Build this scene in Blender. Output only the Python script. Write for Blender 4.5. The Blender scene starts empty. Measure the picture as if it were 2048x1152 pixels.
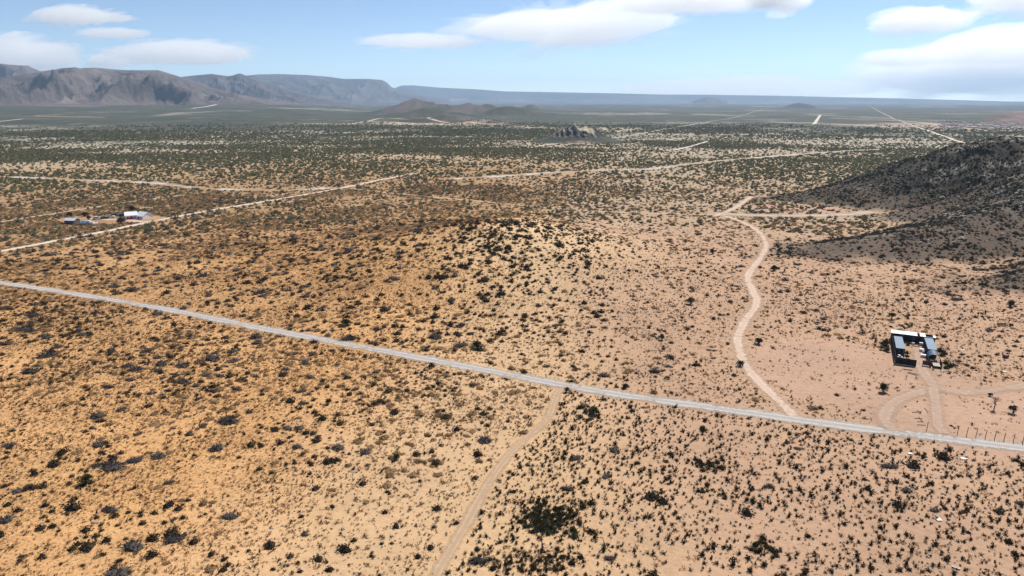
import bpy, math, random
import numpy as np

# ------------------------------------------------------------------ camera, sky, sun, exposure
scene = bpy.context.scene
COL = scene.collection
CAM_Z = 75.0
FPX = 1384.0                                   # focal length in photo pixels (2048 wide)
PITCH = math.atan(375.0 / FPX)

cam_data = bpy.data.cameras.new("camera")
cam_data.sensor_width = 36.0
cam_data.lens = 36.0 * FPX / 2048.0
cam_data.clip_start = 0.5
cam_data.clip_end = 300000.0
cam = bpy.data.objects.new("camera", cam_data)
COL.objects.link(cam)
cam.location = (0, 0, CAM_Z)
cam.rotation_euler = (math.radians(90) - PITCH, 0, 0)
scene.camera = cam

SUN_EL, SUN_AZ = math.radians(48), math.radians(38)      # azimuth clockwise from +Y
world = bpy.data.worlds.new("World")
scene.world = world
world.use_nodes = True
wn = world.node_tree
wn.nodes.clear()
w_out = wn.nodes.new("ShaderNodeOutputWorld")
w_bg = wn.nodes.new("ShaderNodeBackground")
w_sky = wn.nodes.new("ShaderNodeTexSky")
w_sky.sky_type = 'NISHITA'
w_sky.sun_disc = False
w_sky.sun_elevation = SUN_EL
w_sky.sun_rotation = SUN_AZ
w_sky.altitude = 1200
w_sky.air_density = 0.72
w_sky.dust_density = 0.0
w_sky.ozone_density = 1.5
w_bg.inputs["Strength"].default_value = 0.084
wn.links.new(w_sky.outputs[0], w_bg.inputs["Color"])
wn.links.new(w_bg.outputs[0], w_out.inputs["Surface"])

sun_data = bpy.data.lights.new("sun", 'SUN')
sun_data.energy = 4.6
sun_data.angle = math.radians(0.53)
sun_data.color = (1.0, 0.94, 0.86)
sun = bpy.data.objects.new("sun", sun_data)
COL.objects.link(sun)
sun.rotation_euler = (math.radians(90) - SUN_EL, 0, math.pi - SUN_AZ)
sun.location = (0, 0, 400)

scene.view_settings.view_transform = 'Standard'
scene.view_settings.look = 'None'
scene.view_settings.exposure = 0.58
scene.view_settings.gamma = 1.0
scene.render.engine = 'CYCLES'
scene.cycles.volume_bounces = 14
scene.cycles.max_bounces = 16
scene.cycles.diffuse_bounces = 3
scene.cycles.transparent_max_bounces = 16

rng = np.random.default_rng(7)
random.seed(7)

# ------------------------------------------------------------------ numeric helpers
def smooth(a, b, v):
    t = np.clip((v - a) / (b - a), 0, 1)
    return t * t * (3 - 2 * t)

def _hash(ix, iy, s):
    n = (ix.astype(np.int64) * 374761393 + iy.astype(np.int64) * 668265263 + s * 1442695041) & 0x7fffffff
    n = ((n ^ (n >> 13)) * 1274126177) & 0x7fffffff
    return ((n ^ (n >> 16)) & 0xffff) / 65535.0

def vnoise(x, y, s=0):
    ix, iy = np.floor(x), np.floor(y)
    fx, fy = x - ix, y - iy
    fx = fx * fx * (3 - 2 * fx); fy = fy * fy * (3 - 2 * fy)
    a = _hash(ix, iy, s); b = _hash(ix + 1, iy, s); c = _hash(ix, iy + 1, s); d = _hash(ix + 1, iy + 1, s)
    return (a * (1 - fx) + b * fx) * (1 - fy) + (c * (1 - fx) + d * fx) * fy

def fbm(x, y, s=0, o=4, gain=0.5):
    v, amp, tot = 0, 1.0, 0
    for k in range(o):
        v = v + amp * vnoise(x * 2 ** k + 17.3 * k, y * 2 ** k - 9.1 * k, s + k); tot += amp; amp *= gain
    return v / tot

def ridged(x, y, s=0, o=5):
    v, amp, tot = 0, 1.0, 0
    for k in range(o):
        n = 1 - np.abs(2 * vnoise(x * 2 ** k + 5.7 * k, y * 2 ** k + 3.3 * k, s + k) - 1)
        v = v + amp * n * n; tot += amp; amp *= 0.5
    return v / tot

RIDGES = [  # the back ridge, and a lower spur running towards the winding road
 [(205, 552, 1), (244, 545, 8), (281, 542, 19), (318, 540, 34), (354, 540, 44), (391, 540, 48), (460, 545, 54), (600, 560, 40)],
 [(128, 340, 1.2), (165, 345, 5), (215, 358, 10), (270, 385, 16), (330, 425, 27), (390, 470, 40), (440, 520, 52)],
 [(190, 276, 1.4), (240, 290, 6), (295, 318, 14), (360, 375, 26), (420, 440, 40)],
 [(258, 446, 3), (310, 466, 14), (365, 500, 32)]]
def hill_raw(x, y):
    best = np.zeros_like(x)
    for line in RIDGES:
        for (x0, y0, h0), (x1, y1, h1) in zip(line[:-1], line[1:]):
            dx, dy = x1 - x0, y1 - y0
            t = np.clip(((x - x0) * dx + (y - y0) * dy) / (dx * dx + dy * dy), 0, 1)
            d = np.hypot(x - x0 - t * dx, y - y0 - t * dy)
            h = h0 + t * (h1 - h0)
            q = np.clip(1 - d / (24 + 2.0 * h), 0, 1)
            best = np.maximum(best, h * (0.45 * q + 0.55 * q * q * (3 - 2 * q)))
    return best

def hill_h(x, y):
    b = hill_raw(x, y)
    n = ridged(x / 70.0, y / 70.0, 31, 5) - 0.45
    m = fbm(x / 16.0, y / 16.0, 41, 4) - 0.5
    k = smooth(0.5, 16, b)
    return b + k * (9.0 * n * smooth(0, 30, b) + 2.6 * m)

def _mid(px, base, top, half):
    """low hills on the plain, from where their feet and tops show"""
    v = (576 - base) / FPX
    d = CAM_Z / (math.sin(PITCH) - v * math.cos(PITCH)); y = d * (math.cos(PITCH) + v * math.sin(PITCH)); x = (px - 1024) / FPX * d
    return (x, y + half * d / FPX, CAM_Z + (201 - top) / FPX * y, half * d / FPX / 1.75)
MIDHILLS = [_mid(*q) for q in ((828, 226, 199, 76), (786, 229, 211, 62), (878, 227, 208, 60), (926, 227, 205, 64), (970, 229, 209, 56), (1016, 231, 212, 66),
            (1063, 222, 207, 26), (900, 244, 226, 90), (966, 249, 237, 66), (1075, 232, 224, 70), (742, 249, 241, 70), (1035, 256, 249, 30), (850, 236, 216, 90))]
def H(x, y):
    """height of the open ground"""
    x = np.asarray(x, float); y = np.asarray(y, float)
    r = np.hypot(x, y)
    z = 0.8 * (fbm(x / 70, y / 70, 3, 3) - 0.5) * (1 - smooth(500, 900, r))
    mx, my = (x + 4) / 46, (y - 338) / 50
    mn = 1 + 0.25 * (fbm(x / 30, y / 30, 8, 3) - 0.5)
    z = z + 13.5 * mn * np.exp(-0.5 * (mx * mx + my * my)) + 3.0 * np.exp(-0.5 * (((x + 20) / 95) ** 2 + ((y - 330) / 70) ** 2))
    # broad swells further out, and the long slope rising to the left-hand mountains
    z = z + 7.0 * (fbm(x / 900, y / 900, 5, 3) - 0.5) * smooth(900, 2500, r) * (1 - smooth(5000, 9000, r))
    az = np.degrees(np.arctan2(x, np.maximum(y, 1e-3)))
    az = np.where(y > 0, az, np.where(x < 0, -90, 90))
    z = z + 44.0 * smooth(2200, 6200, r) * (1 - smooth(-20, -9, az))
    mh = np.zeros_like(x)
    for (cx, cy, h, s) in MIDHILLS:
        d2 = ((x - cx) / s) ** 2 + ((y - cy) / (s * 1.15)) ** 2
        mh = np.maximum(mh, h * np.exp(-0.5 * d2))
    return z + mh * (0.68 + 0.55 * ridged(x / 170, y / 170, 77, 4))

def surf(x, y):
    """ground or hill, whichever is higher"""
    return np.maximum(H(x, y), hill_h(np.asarray(x, float), np.asarray(y, float)) - 0.8)

def at(px, py, fn=H):
    """ground point seen at a photo pixel"""
    u, v = (px - 1024) / FPX, (576 - py) / FPX
    dy = math.cos(PITCH) + v * math.sin(PITCH)
    dz = -math.sin(PITCH) + v * math.cos(PITCH)
    t = np.geomspace(60, 30000, 1400)
    gap = CAM_Z + dz * t - fn(u * t, dy * t)
    k = int(np.argmax(gap <= 0))
    if gap[k] > 0: k = len(t) - 1
    f = gap[k - 1] / (gap[k - 1] - gap[k] + 1e-9)
    tt = t[k - 1] + f * (t[k] - t[k - 1])
    return np.array([u * tt, dy * tt])

def obj(name, verts, faces, mat=None, parent=None, smooth_shade=False, link=True):
    me = bpy.data.meshes.new(name)
    me.from_pydata([tuple(map(float, v)) for v in verts], [], [tuple(map(int, f)) for f in faces])
    me.update()
    if smooth_shade:
        me.polygons.foreach_set("use_smooth", [True] * len(me.polygons))
    if mat:
        me.materials.append(mat)
    o = bpy.data.objects.new(name, me)
    if link:
        COL.objects.link(o)
    if parent:
        o.parent = parent
    return o

def grid_obj(name, X, Y, Z, mat, cols=None, mask=None, closed=False):
    nr, nc = X.shape
    co = np.stack([X, Y, Z], -1).reshape(-1, 3).astype(np.float32)
    i = np.arange(nr - 1)[:, None]; j = np.arange(nc if closed else nc - 1)[None, :]
    j1 = (j + 1) % nc
    q = np.stack([i * nc + j + 0 * j1, i * nc + j1, (i + 1) * nc + j1, (i + 1) * nc + j], -1).reshape(-1, 4)
    me = bpy.data.meshes.new(name)
    me.vertices.add(len(co)); me.vertices.foreach_set("co", co.ravel())
    me.loops.add(q.size); me.loops.foreach_set("vertex_index", q.ravel().astype(np.int32))
    me.polygons.add(len(q)); me.polygons.foreach_set("loop_start", np.arange(0, q.size, 4, dtype=np.int32))
    me.polygons.foreach_set("use_smooth", np.ones(len(q), bool))
    me.update(); me.validate()
    for nm, arr in (("Col", cols), ("Mask", mask)):
        if arr is not None:
            a = me.attributes.new(nm, 'FLOAT_COLOR', 'POINT')
            c4 = np.ones((len(co), 4), np.float32); c4[:, :3] = arr.reshape(-1, 3)
            a.data.foreach_set("color", c4.ravel())
    me.materials.append(mat)
    o = bpy.data.objects.new(name, me); COL.objects.link(o)
    return o

def tag(o, label=None, cat=None, group=None, kind=None):
    if label: o["label"] = label
    if cat: o["category"] = cat
    if group: o["group"] = group
    if kind: o["kind"] = kind
    return o

def empty(name, loc, rz, label, cat, group=None):
    o = bpy.data.objects.new(name, None); COL.objects.link(o)
    o.empty_display_size = 0.3
    o.location = tuple(map(float, loc)); o.rotation_euler = (0, 0, rz)
    return tag(o, label, cat, group)

# ------------------------------------------------------------------ materials
class NT:
    def __init__(self, name):
        self.m = bpy.data.materials.new(name); self.m.use_nodes = True
        self.t = self.m.node_tree; self.n = self.t.nodes; self.n.clear()
        self.out = self.n.new("ShaderNodeOutputMaterial")
    def new(self, t, **kw):
        n = self.n.new(t)
        for k, v in kw.items():
            setattr(n, k, v)
        return n
    def link(self, a, b): self.t.links.new(a, b)
    def noise(self, scale, detail=4, rough=0.55, vec=None, dist=0.0):
        n = self.new("ShaderNodeTexNoise"); n.inputs["Scale"].default_value = scale
        n.inputs["Detail"].default_value = detail; n.inputs["Roughness"].default_value = rough; n.inputs["Distortion"].default_value = dist
        if vec is not None: self.link(vec, n.inputs["Vector"])
        return n.outputs["Fac"]
    def ramp(self, fac, stops):
        r = self.new("ShaderNodeValToRGB"); e = r.color_ramp.elements
        while len(e) < len(stops): e.new(0.5)
        for k, (p, c) in enumerate(stops):
            e[k].position = p; e[k].color = (c if len(c) == 4 else (*c, 1)) if not isinstance(c, (int, float)) else (c, c, c, 1)
        self.link(fac, r.inputs["Fac"])
        return r.outputs["Color"]
    def math(self, op, a, b=None, c=None, clamp=False):
        n = self.new("ShaderNodeMath", operation=op, use_clamp=clamp)
        for k, v in enumerate((a, b, c)):
            if v is None: continue
            if isinstance(v, (int, float)): n.inputs[k].default_value = v
            else: self.link(v, n.inputs[k])
        return n.outputs[0]
    def mix(self, fac, a, b, blend='MIX'):
        n = self.new("ShaderNodeMix", data_type='RGBA', blend_type=blend)
        for sock, v in ((n.inputs["Factor"], fac), (n.inputs[6], a), (n.inputs[7], b)):
            if isinstance(v, (int, float)): sock.default_value = v
            elif isinstance(v, tuple): sock.default_value = (*v, 1)
            else: self.link(v, sock)
        return n.outputs[2]
    def pbr(self, color, rough=0.8, metal=0.0, normal=None, spec=0.3, alpha=None):
        b = self.new("ShaderNodeBsdfPrincipled")
        if isinstance(color, tuple): b.inputs["Base Color"].default_value = (*color, 1)
        else: self.link(color, b.inputs["Base Color"])
        if isinstance(rough, (int, float)): b.inputs["Roughness"].default_value = rough
        else: self.link(rough, b.inputs["Roughness"])
        b.inputs["Metallic"].default_value = metal
        b.inputs["Specular IOR Level"].default_value = spec
        if normal is not None: self.link(normal, b.inputs["Normal"])
        if alpha is not None: self.link(alpha, b.inputs["Alpha"])
        self.link(b.outputs[0], self.out.inputs["Surface"])
        return b
    def bump(self, h, strength, dist):
        n = self.new("ShaderNodeBump"); n.inputs["Strength"].default_value = strength; n.inputs["Distance"].default_value = dist
        self.link(h, n.inputs["Height"]); return n.outputs[0]

def pos_node(b):
    return b.new("ShaderNodeNewGeometry").outputs["Position"]

def ground_material():
    b = NT("desert_ground")
    P = pos_node(b)
    c = b.new("ShaderNodeAttribute", attribute_name="Col").outputs["Color"]
    mk = b.new("ShaderNodeAttribute", attribute_name="Mask").outputs["Color"]
    sep = b.new("ShaderNodeSeparateColor"); b.link(mk, sep.inputs[0])
    veg, lit, rock = sep.outputs[0], sep.outputs[1], sep.outputs[2]
    n1 = b.noise(0.035, 4, 0.6, P); n2 = b.noise(0.6, 5, 0.65, P); n3 = b.noise(5.0, 3, 0.6, P)
    v = b.math('ADD', b.math('MULTIPLY', n1, 0.45), b.math('ADD', b.math('MULTIPLY', n2, 0.6), b.math('MULTIPLY', n3, 0.5)))
    v = b.math('ADD', v, 0.225)
    comb = b.new("ShaderNodeCombineColor")
    for k in range(3): b.link(v, comb.inputs[k])
    base = b.mix(1.0, c, comb.outputs[0], 'MULTIPLY')
    # straw-coloured litter and low dry growth
    l1 = b.noise(1.7, 3, 0.7, P, 0.4)
    l2 = b.noise(0.05, 3, 0.6, P)
    thr = b.math('SUBTRACT', b.math('ADD', l1, b.math('MULTIPLY', l2, 0.35)), b.math('SUBTRACT', 0.95, b.math('MULTIPLY', lit, 0.42)))
    lf = b.math('MULTIPLY', thr, 9.0, clamp=True)
    litc = b.mix(b.noise(0.9, 2, 0.5, P), (0.17, 0.090, 0.038), (0.36, 0.205, 0.088))
    base = b.mix(b.math('MULTIPLY', lf, 0.75), base, litc)
    # scrub that merges into cover far away
    g1 = b.noise(0.12, 5, 0.75, P); g2 = b.noise(0.006, 4, 0.6, P)
    mp = b.new("ShaderNodeMapping"); mp.inputs["Scale"].default_value = (0.020, 0.0035, 0.02); b.link(P, mp.inputs["Vector"])
    g3 = b.noise(1.0, 6, 0.72, mp.outputs[0])
    gthr = b.math('SUBTRACT', b.math('ADD', b.math('MULTIPLY', b.math('SUBTRACT', g3, 0.5), 0.8), b.math('ADD', b.math('MULTIPLY', g1, 0.8), b.math('MULTIPLY', g2, 0.55))), b.math('SUBTRACT', 1.02, b.math('MULTIPLY', veg, 0.62)))
    gf = b.math('MULTIPLY', gthr, 5.0, clamp=True)
    gcol = b.mix(b.ramp(b.math('ADD', b.math('MULTIPLY', b.noise(0.0035, 7, 0.72, P), 0.5), b.math('MULTIPLY', g3, 0.5)), [(0.38, 0.0), (0.62, 1.0)]), (0.012, 0.020, 0.012), (0.075, 0.078, 0.050))
    base = b.mix(b.math('MULTIPLY', gf, 0.95), base, gcol)
    # bare rock on the slopes
    r1 = b.noise(0.22, 6, 0.7, P, 0.6)
    rf = b.math('MULTIPLY', b.math('SUBTRACT', b.math('ADD', r1, b.math('MULTIPLY', rock, 0.30)), 0.80), 9.0, clamp=True)
    base = b.mix(b.math('MULTIPLY', rf, b.math('GREATER_THAN', rock, 0.05)), base, (0.30, 0.25, 0.20))
    hb = b.math('ADD', b.math('MULTIPLY', n2, 1.0), b.math('MULTIPLY', n3, 0.25))
    b.pbr(base, 0.95, normal=b.bump(hb, 0.6, 0.35), spec=0.1)
    return b.m

def mountain_material():
    b = NT("mountain_rock")
    P = pos_node(b)
    c = b.new("ShaderNodeAttribute", attribute_name="Col").outputs["Color"]
    n1 = b.noise(0.004, 6, 0.65, P); n2 = b.noise(0.03, 5, 0.7, P)
    v = b.math('ADD', b.math('MULTIPLY', n1, 0.9), b.math('ADD', b.math('MULTIPLY', n2, 0.7), 0.2))
    comb = b.new("ShaderNodeCombineColor")
    for k in range(3): b.link(v, comb.inputs[k])
    base = b.mix(1.0, c, comb.outputs[0], 'MULTIPLY')
    b.pbr(base, 0.95, normal=b.bump(n2, 0.8, 18.0), spec=0.05)
    return b.m

def shrub_material(name, dark, light, scale=3.0, trans=0.25):
    b = NT(name)
    oi = b.new("ShaderNodeObjectInfo")
    tc = b.new("ShaderNodeTexCoord")
    n = b.noise(scale, 2, 0.5, tc.outputs["Object"])
    f = b.math('ADD', b.math('MULTIPLY', oi.outputs["Random"], 0.6), b.math('MULTIPLY', n, 0.5), clamp=True)
    c = b.mix(f, dark, light)
    d = b.new("ShaderNodeBsdfDiffuse"); t = b.new("ShaderNodeBsdfTranslucent"); m = b.new("ShaderNodeMixShader")
    b.link(c, d.inputs["Color"]); b.link(c, t.inputs["Color"]); m.inputs[0].default_value = trans
    b.link(d.outputs[0], m.inputs[1]); b.link(t.outputs[0], m.inputs[2]); b.link(m.outputs[0], b.out.inputs["Surface"])
    return b.m

def plain(name, color, rough=0.7, metal=0.0, var=0.25, scale=2.0, spec=0.3):
    b = NT(name)
    tc = b.new("ShaderNodeTexCoord")
    n = b.noise(scale, 4, 0.6, tc.outputs["Object"])
    lo = tuple(c * (1 - var) for c in color); hi = tuple(min(c * (1 + var), 0.95) for c in color)
    b.pbr(b.mix(n, lo, hi), rough, metal, spec=spec)
    return b.m

def road_material(name, col, rut, centre, soft=0.35, fade=1.0, rag=0.9, gap=None):
    """'edge' runs 0..1 from one verge to the other"""
    b = NT(name)
    P = pos_node(b)
    e = b.new("ShaderNodeAttribute", attribute_name="edge").outputs["Fac"]
    d = b.math('ABSOLUTE', b.math('SUBTRACT', b.math('MULTIPLY', e, 2.0), 1.0))          # 0 centre, 1 verge
    n = b.noise(0.8, 4, 0.65, P); nb = b.noise(0.08, 3, 0.6, P); nf = b.noise(4.0, 3, 0.6, P)
    rutf = b.math('SUBTRACT', 1.0, b.math('MULTIPLY', b.math('ABSOLUTE', b.math('SUBTRACT', d, 0.36)), 5.5), clamp=True)
    c0 = b.mix(b.math('MULTIPLY', rutf, 0.85), centre, rut)
    c1 = b.mix(b.math('MULTIPLY', d, d), c0, col)
    v = b.math('ADD', b.math('MULTIPLY', n, 0.35), b.math('ADD', b.math('MULTIPLY', nf, 0.2), 0.72))
    comb = b.new("ShaderNodeCombineColor")
    for k in range(3): b.link(v, comb.inputs[k])
    c2 = b.mix(1.0, c1, comb.outputs[0], 'MULTIPLY')
    a = b.math('SUBTRACT', b.math('ADD', 1.0, b.math('MULTIPLY', b.math('SUBTRACT', b.math('ADD', n, b.math('MULTIPLY', nb, 0.8)), 0.9), rag)), d)
    a = b.math('MULTIPLY', b.math('DIVIDE', a, soft, clamp=True), fade)
    if gap:
        a = b.math('MULTIPLY', a, b.math('MULTIPLY', b.math('SUBTRACT', b.noise(gap, 3, 0.6, P), 0.43), 7.0, clamp=True))
    b.pbr(c2, 0.95, normal=b.bump(n, 0.4, 0.1), spec=0.1, alpha=a)
    return b.m

M = {}
M['ground'] = ground_material()
M['mountain'] = mountain_material()
M['creosote'] = shrub_material("creosote_leaf", (0.030, 0.025, 0.012), (0.090, 0.068, 0.032))
M['cushion'] = shrub_material("brown_scrub_leaf", (0.026, 0.020, 0.014), (0.080, 0.060, 0.038))
M['grey'] = shrub_material("grey_twig", (0.052, 0.044, 0.042), (0.125, 0.108, 0.098))
M['green'] = shrub_material("green_leaf", (0.020, 0.026, 0.011), (0.072, 0.076, 0.036))
M['hillscrub'] = shrub_material("slope_scrub_leaf", (0.016, 0.018, 0.012), (0.068, 0.062, 0.043))
M['straw'] = shrub_material("dry_grass", (0.22, 0.130, 0.062), (0.44, 0.275, 0.135), trans=0.45)
M['redtuft'] = shrub_material("rust_tuft", (0.05, 0.028, 0.016), (0.15, 0.085, 0.05))
M['far'] = shrub_material("plain_scrub_leaf", (0.066, 0.074, 0.036), (0.210, 0.195, 0.105), trans=0.35)
M['midbrown'] = shrub_material("dry_scrub_leaf", (0.17, 0.105, 0.055), (0.42, 0.275, 0.145), trans=0.45)
M['bark'] = plain("grey_bark", (0.10, 0.085, 0.075), 0.9)
M['rock'] = plain("pale_rock", (0.30, 0.26, 0.21), 0.9, var=0.4)
M['gravel'] = road_material("gravel_road", (0.38, 0.31, 0.245), (0.50, 0.475, 0.45), (0.345, 0.32, 0.295), 0.55, 1.0, 2.0)
M['dirt'] = road_material("dirt_track", (0.44, 0.31, 0.22), (0.58, 0.45, 0.36), (0.50, 0.37, 0.28), 0.7, 1.0, 1.8)
M['track'] = road_material("two_track", (0.46, 0.32, 0.20), (0.56, 0.42, 0.29), (0.45, 0.315, 0.20), 0.7, 0.8, 1.6)
M['swept'] = road_material("swept_drive", (0.43, 0.30, 0.215), (0.53, 0.41, 0.31), (0.46, 0.33, 0.245), 0.8, 0.75, 1.4)
M['pale'] = road_material("pale_road", (0.48, 0.41, 0.33), (0.60, 0.54, 0.46), (0.55, 0.49, 0.41), 0.5)
M['wash'] = road_material("wash_sand", (0.50, 0.42, 0.33), (0.58, 0.52, 0.45), (0.56, 0.49, 0.41), 0.7, 0.85, 3.4, 0.022)
M['farroad'] = road_material("far_road", (0.40, 0.35, 0.29), (0.50, 0.45, 0.38), (0.46, 0.41, 0.35), 0.7, 0.9, 0.9)
M['clearing'] = road_material("clearing_sand", (0.40, 0.31, 0.22), (0.50, 0.42, 0.33), (0.48, 0.39, 0.30), 0.9, 0.9, 1.5)
M['faint'] = road_material("faint_track", (0.46, 0.35, 0.24), (0.56, 0.45, 0.33), (0.48, 0.37, 0.25), 0.6, 0.95)

# ------------------------------------------------------------------ roads: centre lines (found on the ground)
def px_line(pts, fn=H):
    return np.array([at(x, y, fn) for x, y in pts])

def catmull(p, step):
    p = np.vstack([2 * p[0] - p[1], p, 2 * p[-1] - p[-2]])
    out = []
    for k in range(1, len(p) - 2):
        a, b, c, d = p[k - 1], p[k], p[k + 1], p[k + 2]
        r = np.hypot(*b)
        n = max(2, int(np.hypot(*(c - b)) / max(step, r * 0.008)))
        t = np.linspace(0, 1, n, endpoint=False)[:, None]
        out.append(0.5 * (2 * b + (c - a) * t + (2 * a - 5 * b + 4 * c - d) * t ** 2 + (3 * b - a - 3 * c + d) * t ** 3))
    out.append(p[-2][None])
    return np.vstack(out)

ROADS = {
 # name: (pixel line, visible width m, material, label)
 "gravel_road": ([(-330, 512), (0, 565), (250, 604), (500, 652), (750, 699), (1000, 746), (1200, 783), (1400, 812), (1600, 840), (1800, 866), (2048, 897), (2400, 940)], 5.9, 'gravel', 2.6),
 "settlement_road": ([(-250, 548), (0, 503), (100, 484), (200, 465), (300, 444), (400, 425), (500, 408), (600, 391), (690, 375), (760, 360), (840, 346)], 6.4, 'pale', 3.5),
 "winding_dirt_road": ([(1590, 832), (1550, 795), (1510, 755), (1484, 715), (1476, 675), (1492, 640), (1513, 606), (1504, 578), (1496, 552), (1518, 520), (1532, 492), (1520, 466), (1490, 447), (1448, 432), (1410, 429)], 5.0, 'dirt', 2.6),
 "junction_spur": ([(1430, 432), (1462, 420), (1482, 408), (1503, 393)], 7.0, 'dirt', 4),
 "two_track": ([(1142, 774), (1118, 782), (1106, 810), (1093, 840), (1050, 878), (1010, 920), (972, 975), (940, 1035), (908, 1090), (870, 1152), (830, 1220)], 3.1, 'track', 2.0),
 "crossing_track": ([(690, 376), (800, 388), (950, 402), (1080, 414), (1200, 423), (1330, 428), (1420, 430)], 4.5, 'faint', 4),
 "hill_foot_clearing": ([(1440, 428), (1520, 431), (1600, 432), (1680, 430), (1745, 424)], 17.0, 'clearing', 5),
 "back_track": ([(-80, 459), (0, 445), (60, 435), (130, 424), (200, 413), (260, 404), (330, 395), (420, 384)], 5.0, 'faint', 5),
 "camp_drive": ([(180, 437), (215, 440), (250, 440), (285, 444), (330, 440)], 9.0, 'dirt', 4),
 "compound_drive": ([(1838, 700), (1843, 735), (1858, 760), (1880, 778), (1945, 786), (2060, 770)], 5.5, 'swept', 2.5),
 "turning_loop": ([(1880, 776), (1820, 790), (1780, 812), (1768, 838), (1790, 862)], 5.5, 'swept', 2.5),
 "loop_track": ([(1865, 770), (1872, 810), (1876, 850), (1890, 868)], 4.5, 'swept', 2.5),
 "dry_wash": ([(-60, 352), (60, 356), (200, 362), (300, 366), (380, 375), (450, 379), (560, 381), (660, 377)], 20.0, 'wash', 8),
 "dry_wash_": ([(880, 358), (940, 356), (1010, 352), (1100, 346), (1200, 341), (1300, 338), (1350, 332), (1440, 322), (1560, 312), (1680, 303), (1760, 299)], 24.0, 'wash', 10),
 "plain_road": ([(1090, 295), (1150, 287), (1250, 273), (1340, 257), (1420, 243), (1480, 232), (1540, 216), (1590, 208)], 10.0, 'farroad', 20),
 "plain_road_": ([(1945, 292), (1900, 277), (1838, 256)], 11.0, 'pale', 20),
 "plain_road__": ([(1838, 256), (1800, 241), (1772, 230), (1738, 211)], 11.0, 'farroad', 20),
 "airstrip": ([(1628, 249), (1634, 240), (1641, 230)], 16.0, 'pale', 20),
 "cross_road": ([(1660, 236), (1720, 239), (1780, 241), (1840, 245), (1920, 256), (2060, 264)], 30.0, 'faint', 20),
 "knob_road": ([(1060, 296), (1100, 289), (1140, 286), (1170, 288)], 9.0, 'pale', 15),
 "mid_road": ([(1350, 300), (1385, 292), (1415, 283)], 9.0, 'pale', 10),
 "mountain_road": ([(385, 217), (420, 212), (450, 208.5), (461, 207), (456, 205.8)], 30.0, 'pale', 40),
 "west_road": ([(-60, 250), (0, 243), (45, 238)], 14.0, 'pale', 20),
 "hill_road": ([(720, 245), (760, 237), (800, 238), (880, 243), (960, 247), (1010, 249)], 22.0, 'faint', 20),
 "west_streak": ([(70, 232), (140, 234), (210, 235)], 34.0, 'faint', 30),
}
LINES = {k: catmull(px_line(v[0]), v[3]) for k, v in ROADS.items()}

def line_dist(x, y, L):
    """distance from many points to one polyline"""
    best = np.full(x.shape, 1e9)
    lo = L.min(0) - 40; hi = L.max(0) + 40
    sel = np.where((x > lo[0]) & (x < hi[0]) & (y > lo[1]) & (y < hi[1]))[0]
    if len(sel) == 0: return best
    xs, ys = x[sel], y[sel]; bb = np.full(len(sel), 1e9)
    for a, b in zip(L[:-1], L[1:]):
        d = b - a; q = max(d @ d, 1e-6)
        t = np.clip(((xs - a[0]) * d[0] + (ys - a[1]) * d[1]) / q, 0, 1)
        bb = np.minimum(bb, (xs - a[0] - t * d[0]) ** 2 + (ys - a[1] - t * d[1]) ** 2)
    best[sel] = np.sqrt(bb)
    return best

GR = LINES["gravel_road"]; GR = GR[np.argsort(GR[:, 0])]
TT = LINES["two_track"]; TT = TT[np.argsort(TT[:, 1])]
WR = LINES["winding_dirt_road"]; WR = WR[np.argsort(WR[:, 1])]
road_y = lambda x: np.interp(x, GR[:, 0], GR[:, 1])
track_x = lambda y: np.interp(y, TT[:, 1], TT[:, 0])
wind_x = lambda y: np.interp(y, WR[:, 1], WR[:, 0])

def ell(x, y, px, py, rx, ry, fn=H):
    c = at(px, py, fn)
    return ((x - c[0]) / rx) ** 2 + ((y - c[1]) / ry) ** 2

VILLAGE = at(1975, 252)
BARE = [(at(1600, 421), 42, 34), (at(1690, 745), 26, 30), (at(1960, 830), 30, 24), (at(1850, 790), 22, 22)]
def bare_at(x, y):
    return np.clip(sum(smooth(1.2, 0.55, ((x - c[0]) / a) ** 2 + ((y - c[1]) / b) ** 2) for c, a, b in BARE), 0, 1)

# compound frame: origin at its front left corner, A to the right along the front, B to the back
CO = np.array([113.2, 191.5]); CA = np.array([0.907, -0.422]); CB = np.array([0.422, 0.907])
C_ROT = math.atan2(CA[1], CA[0])
def comp_ab(x, y):
    dx, dy = x - CO[0], y - CO[1]
    return dx * CA[0] + dy * CA[1], dx * CB[0] + dy * CB[1]

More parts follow.
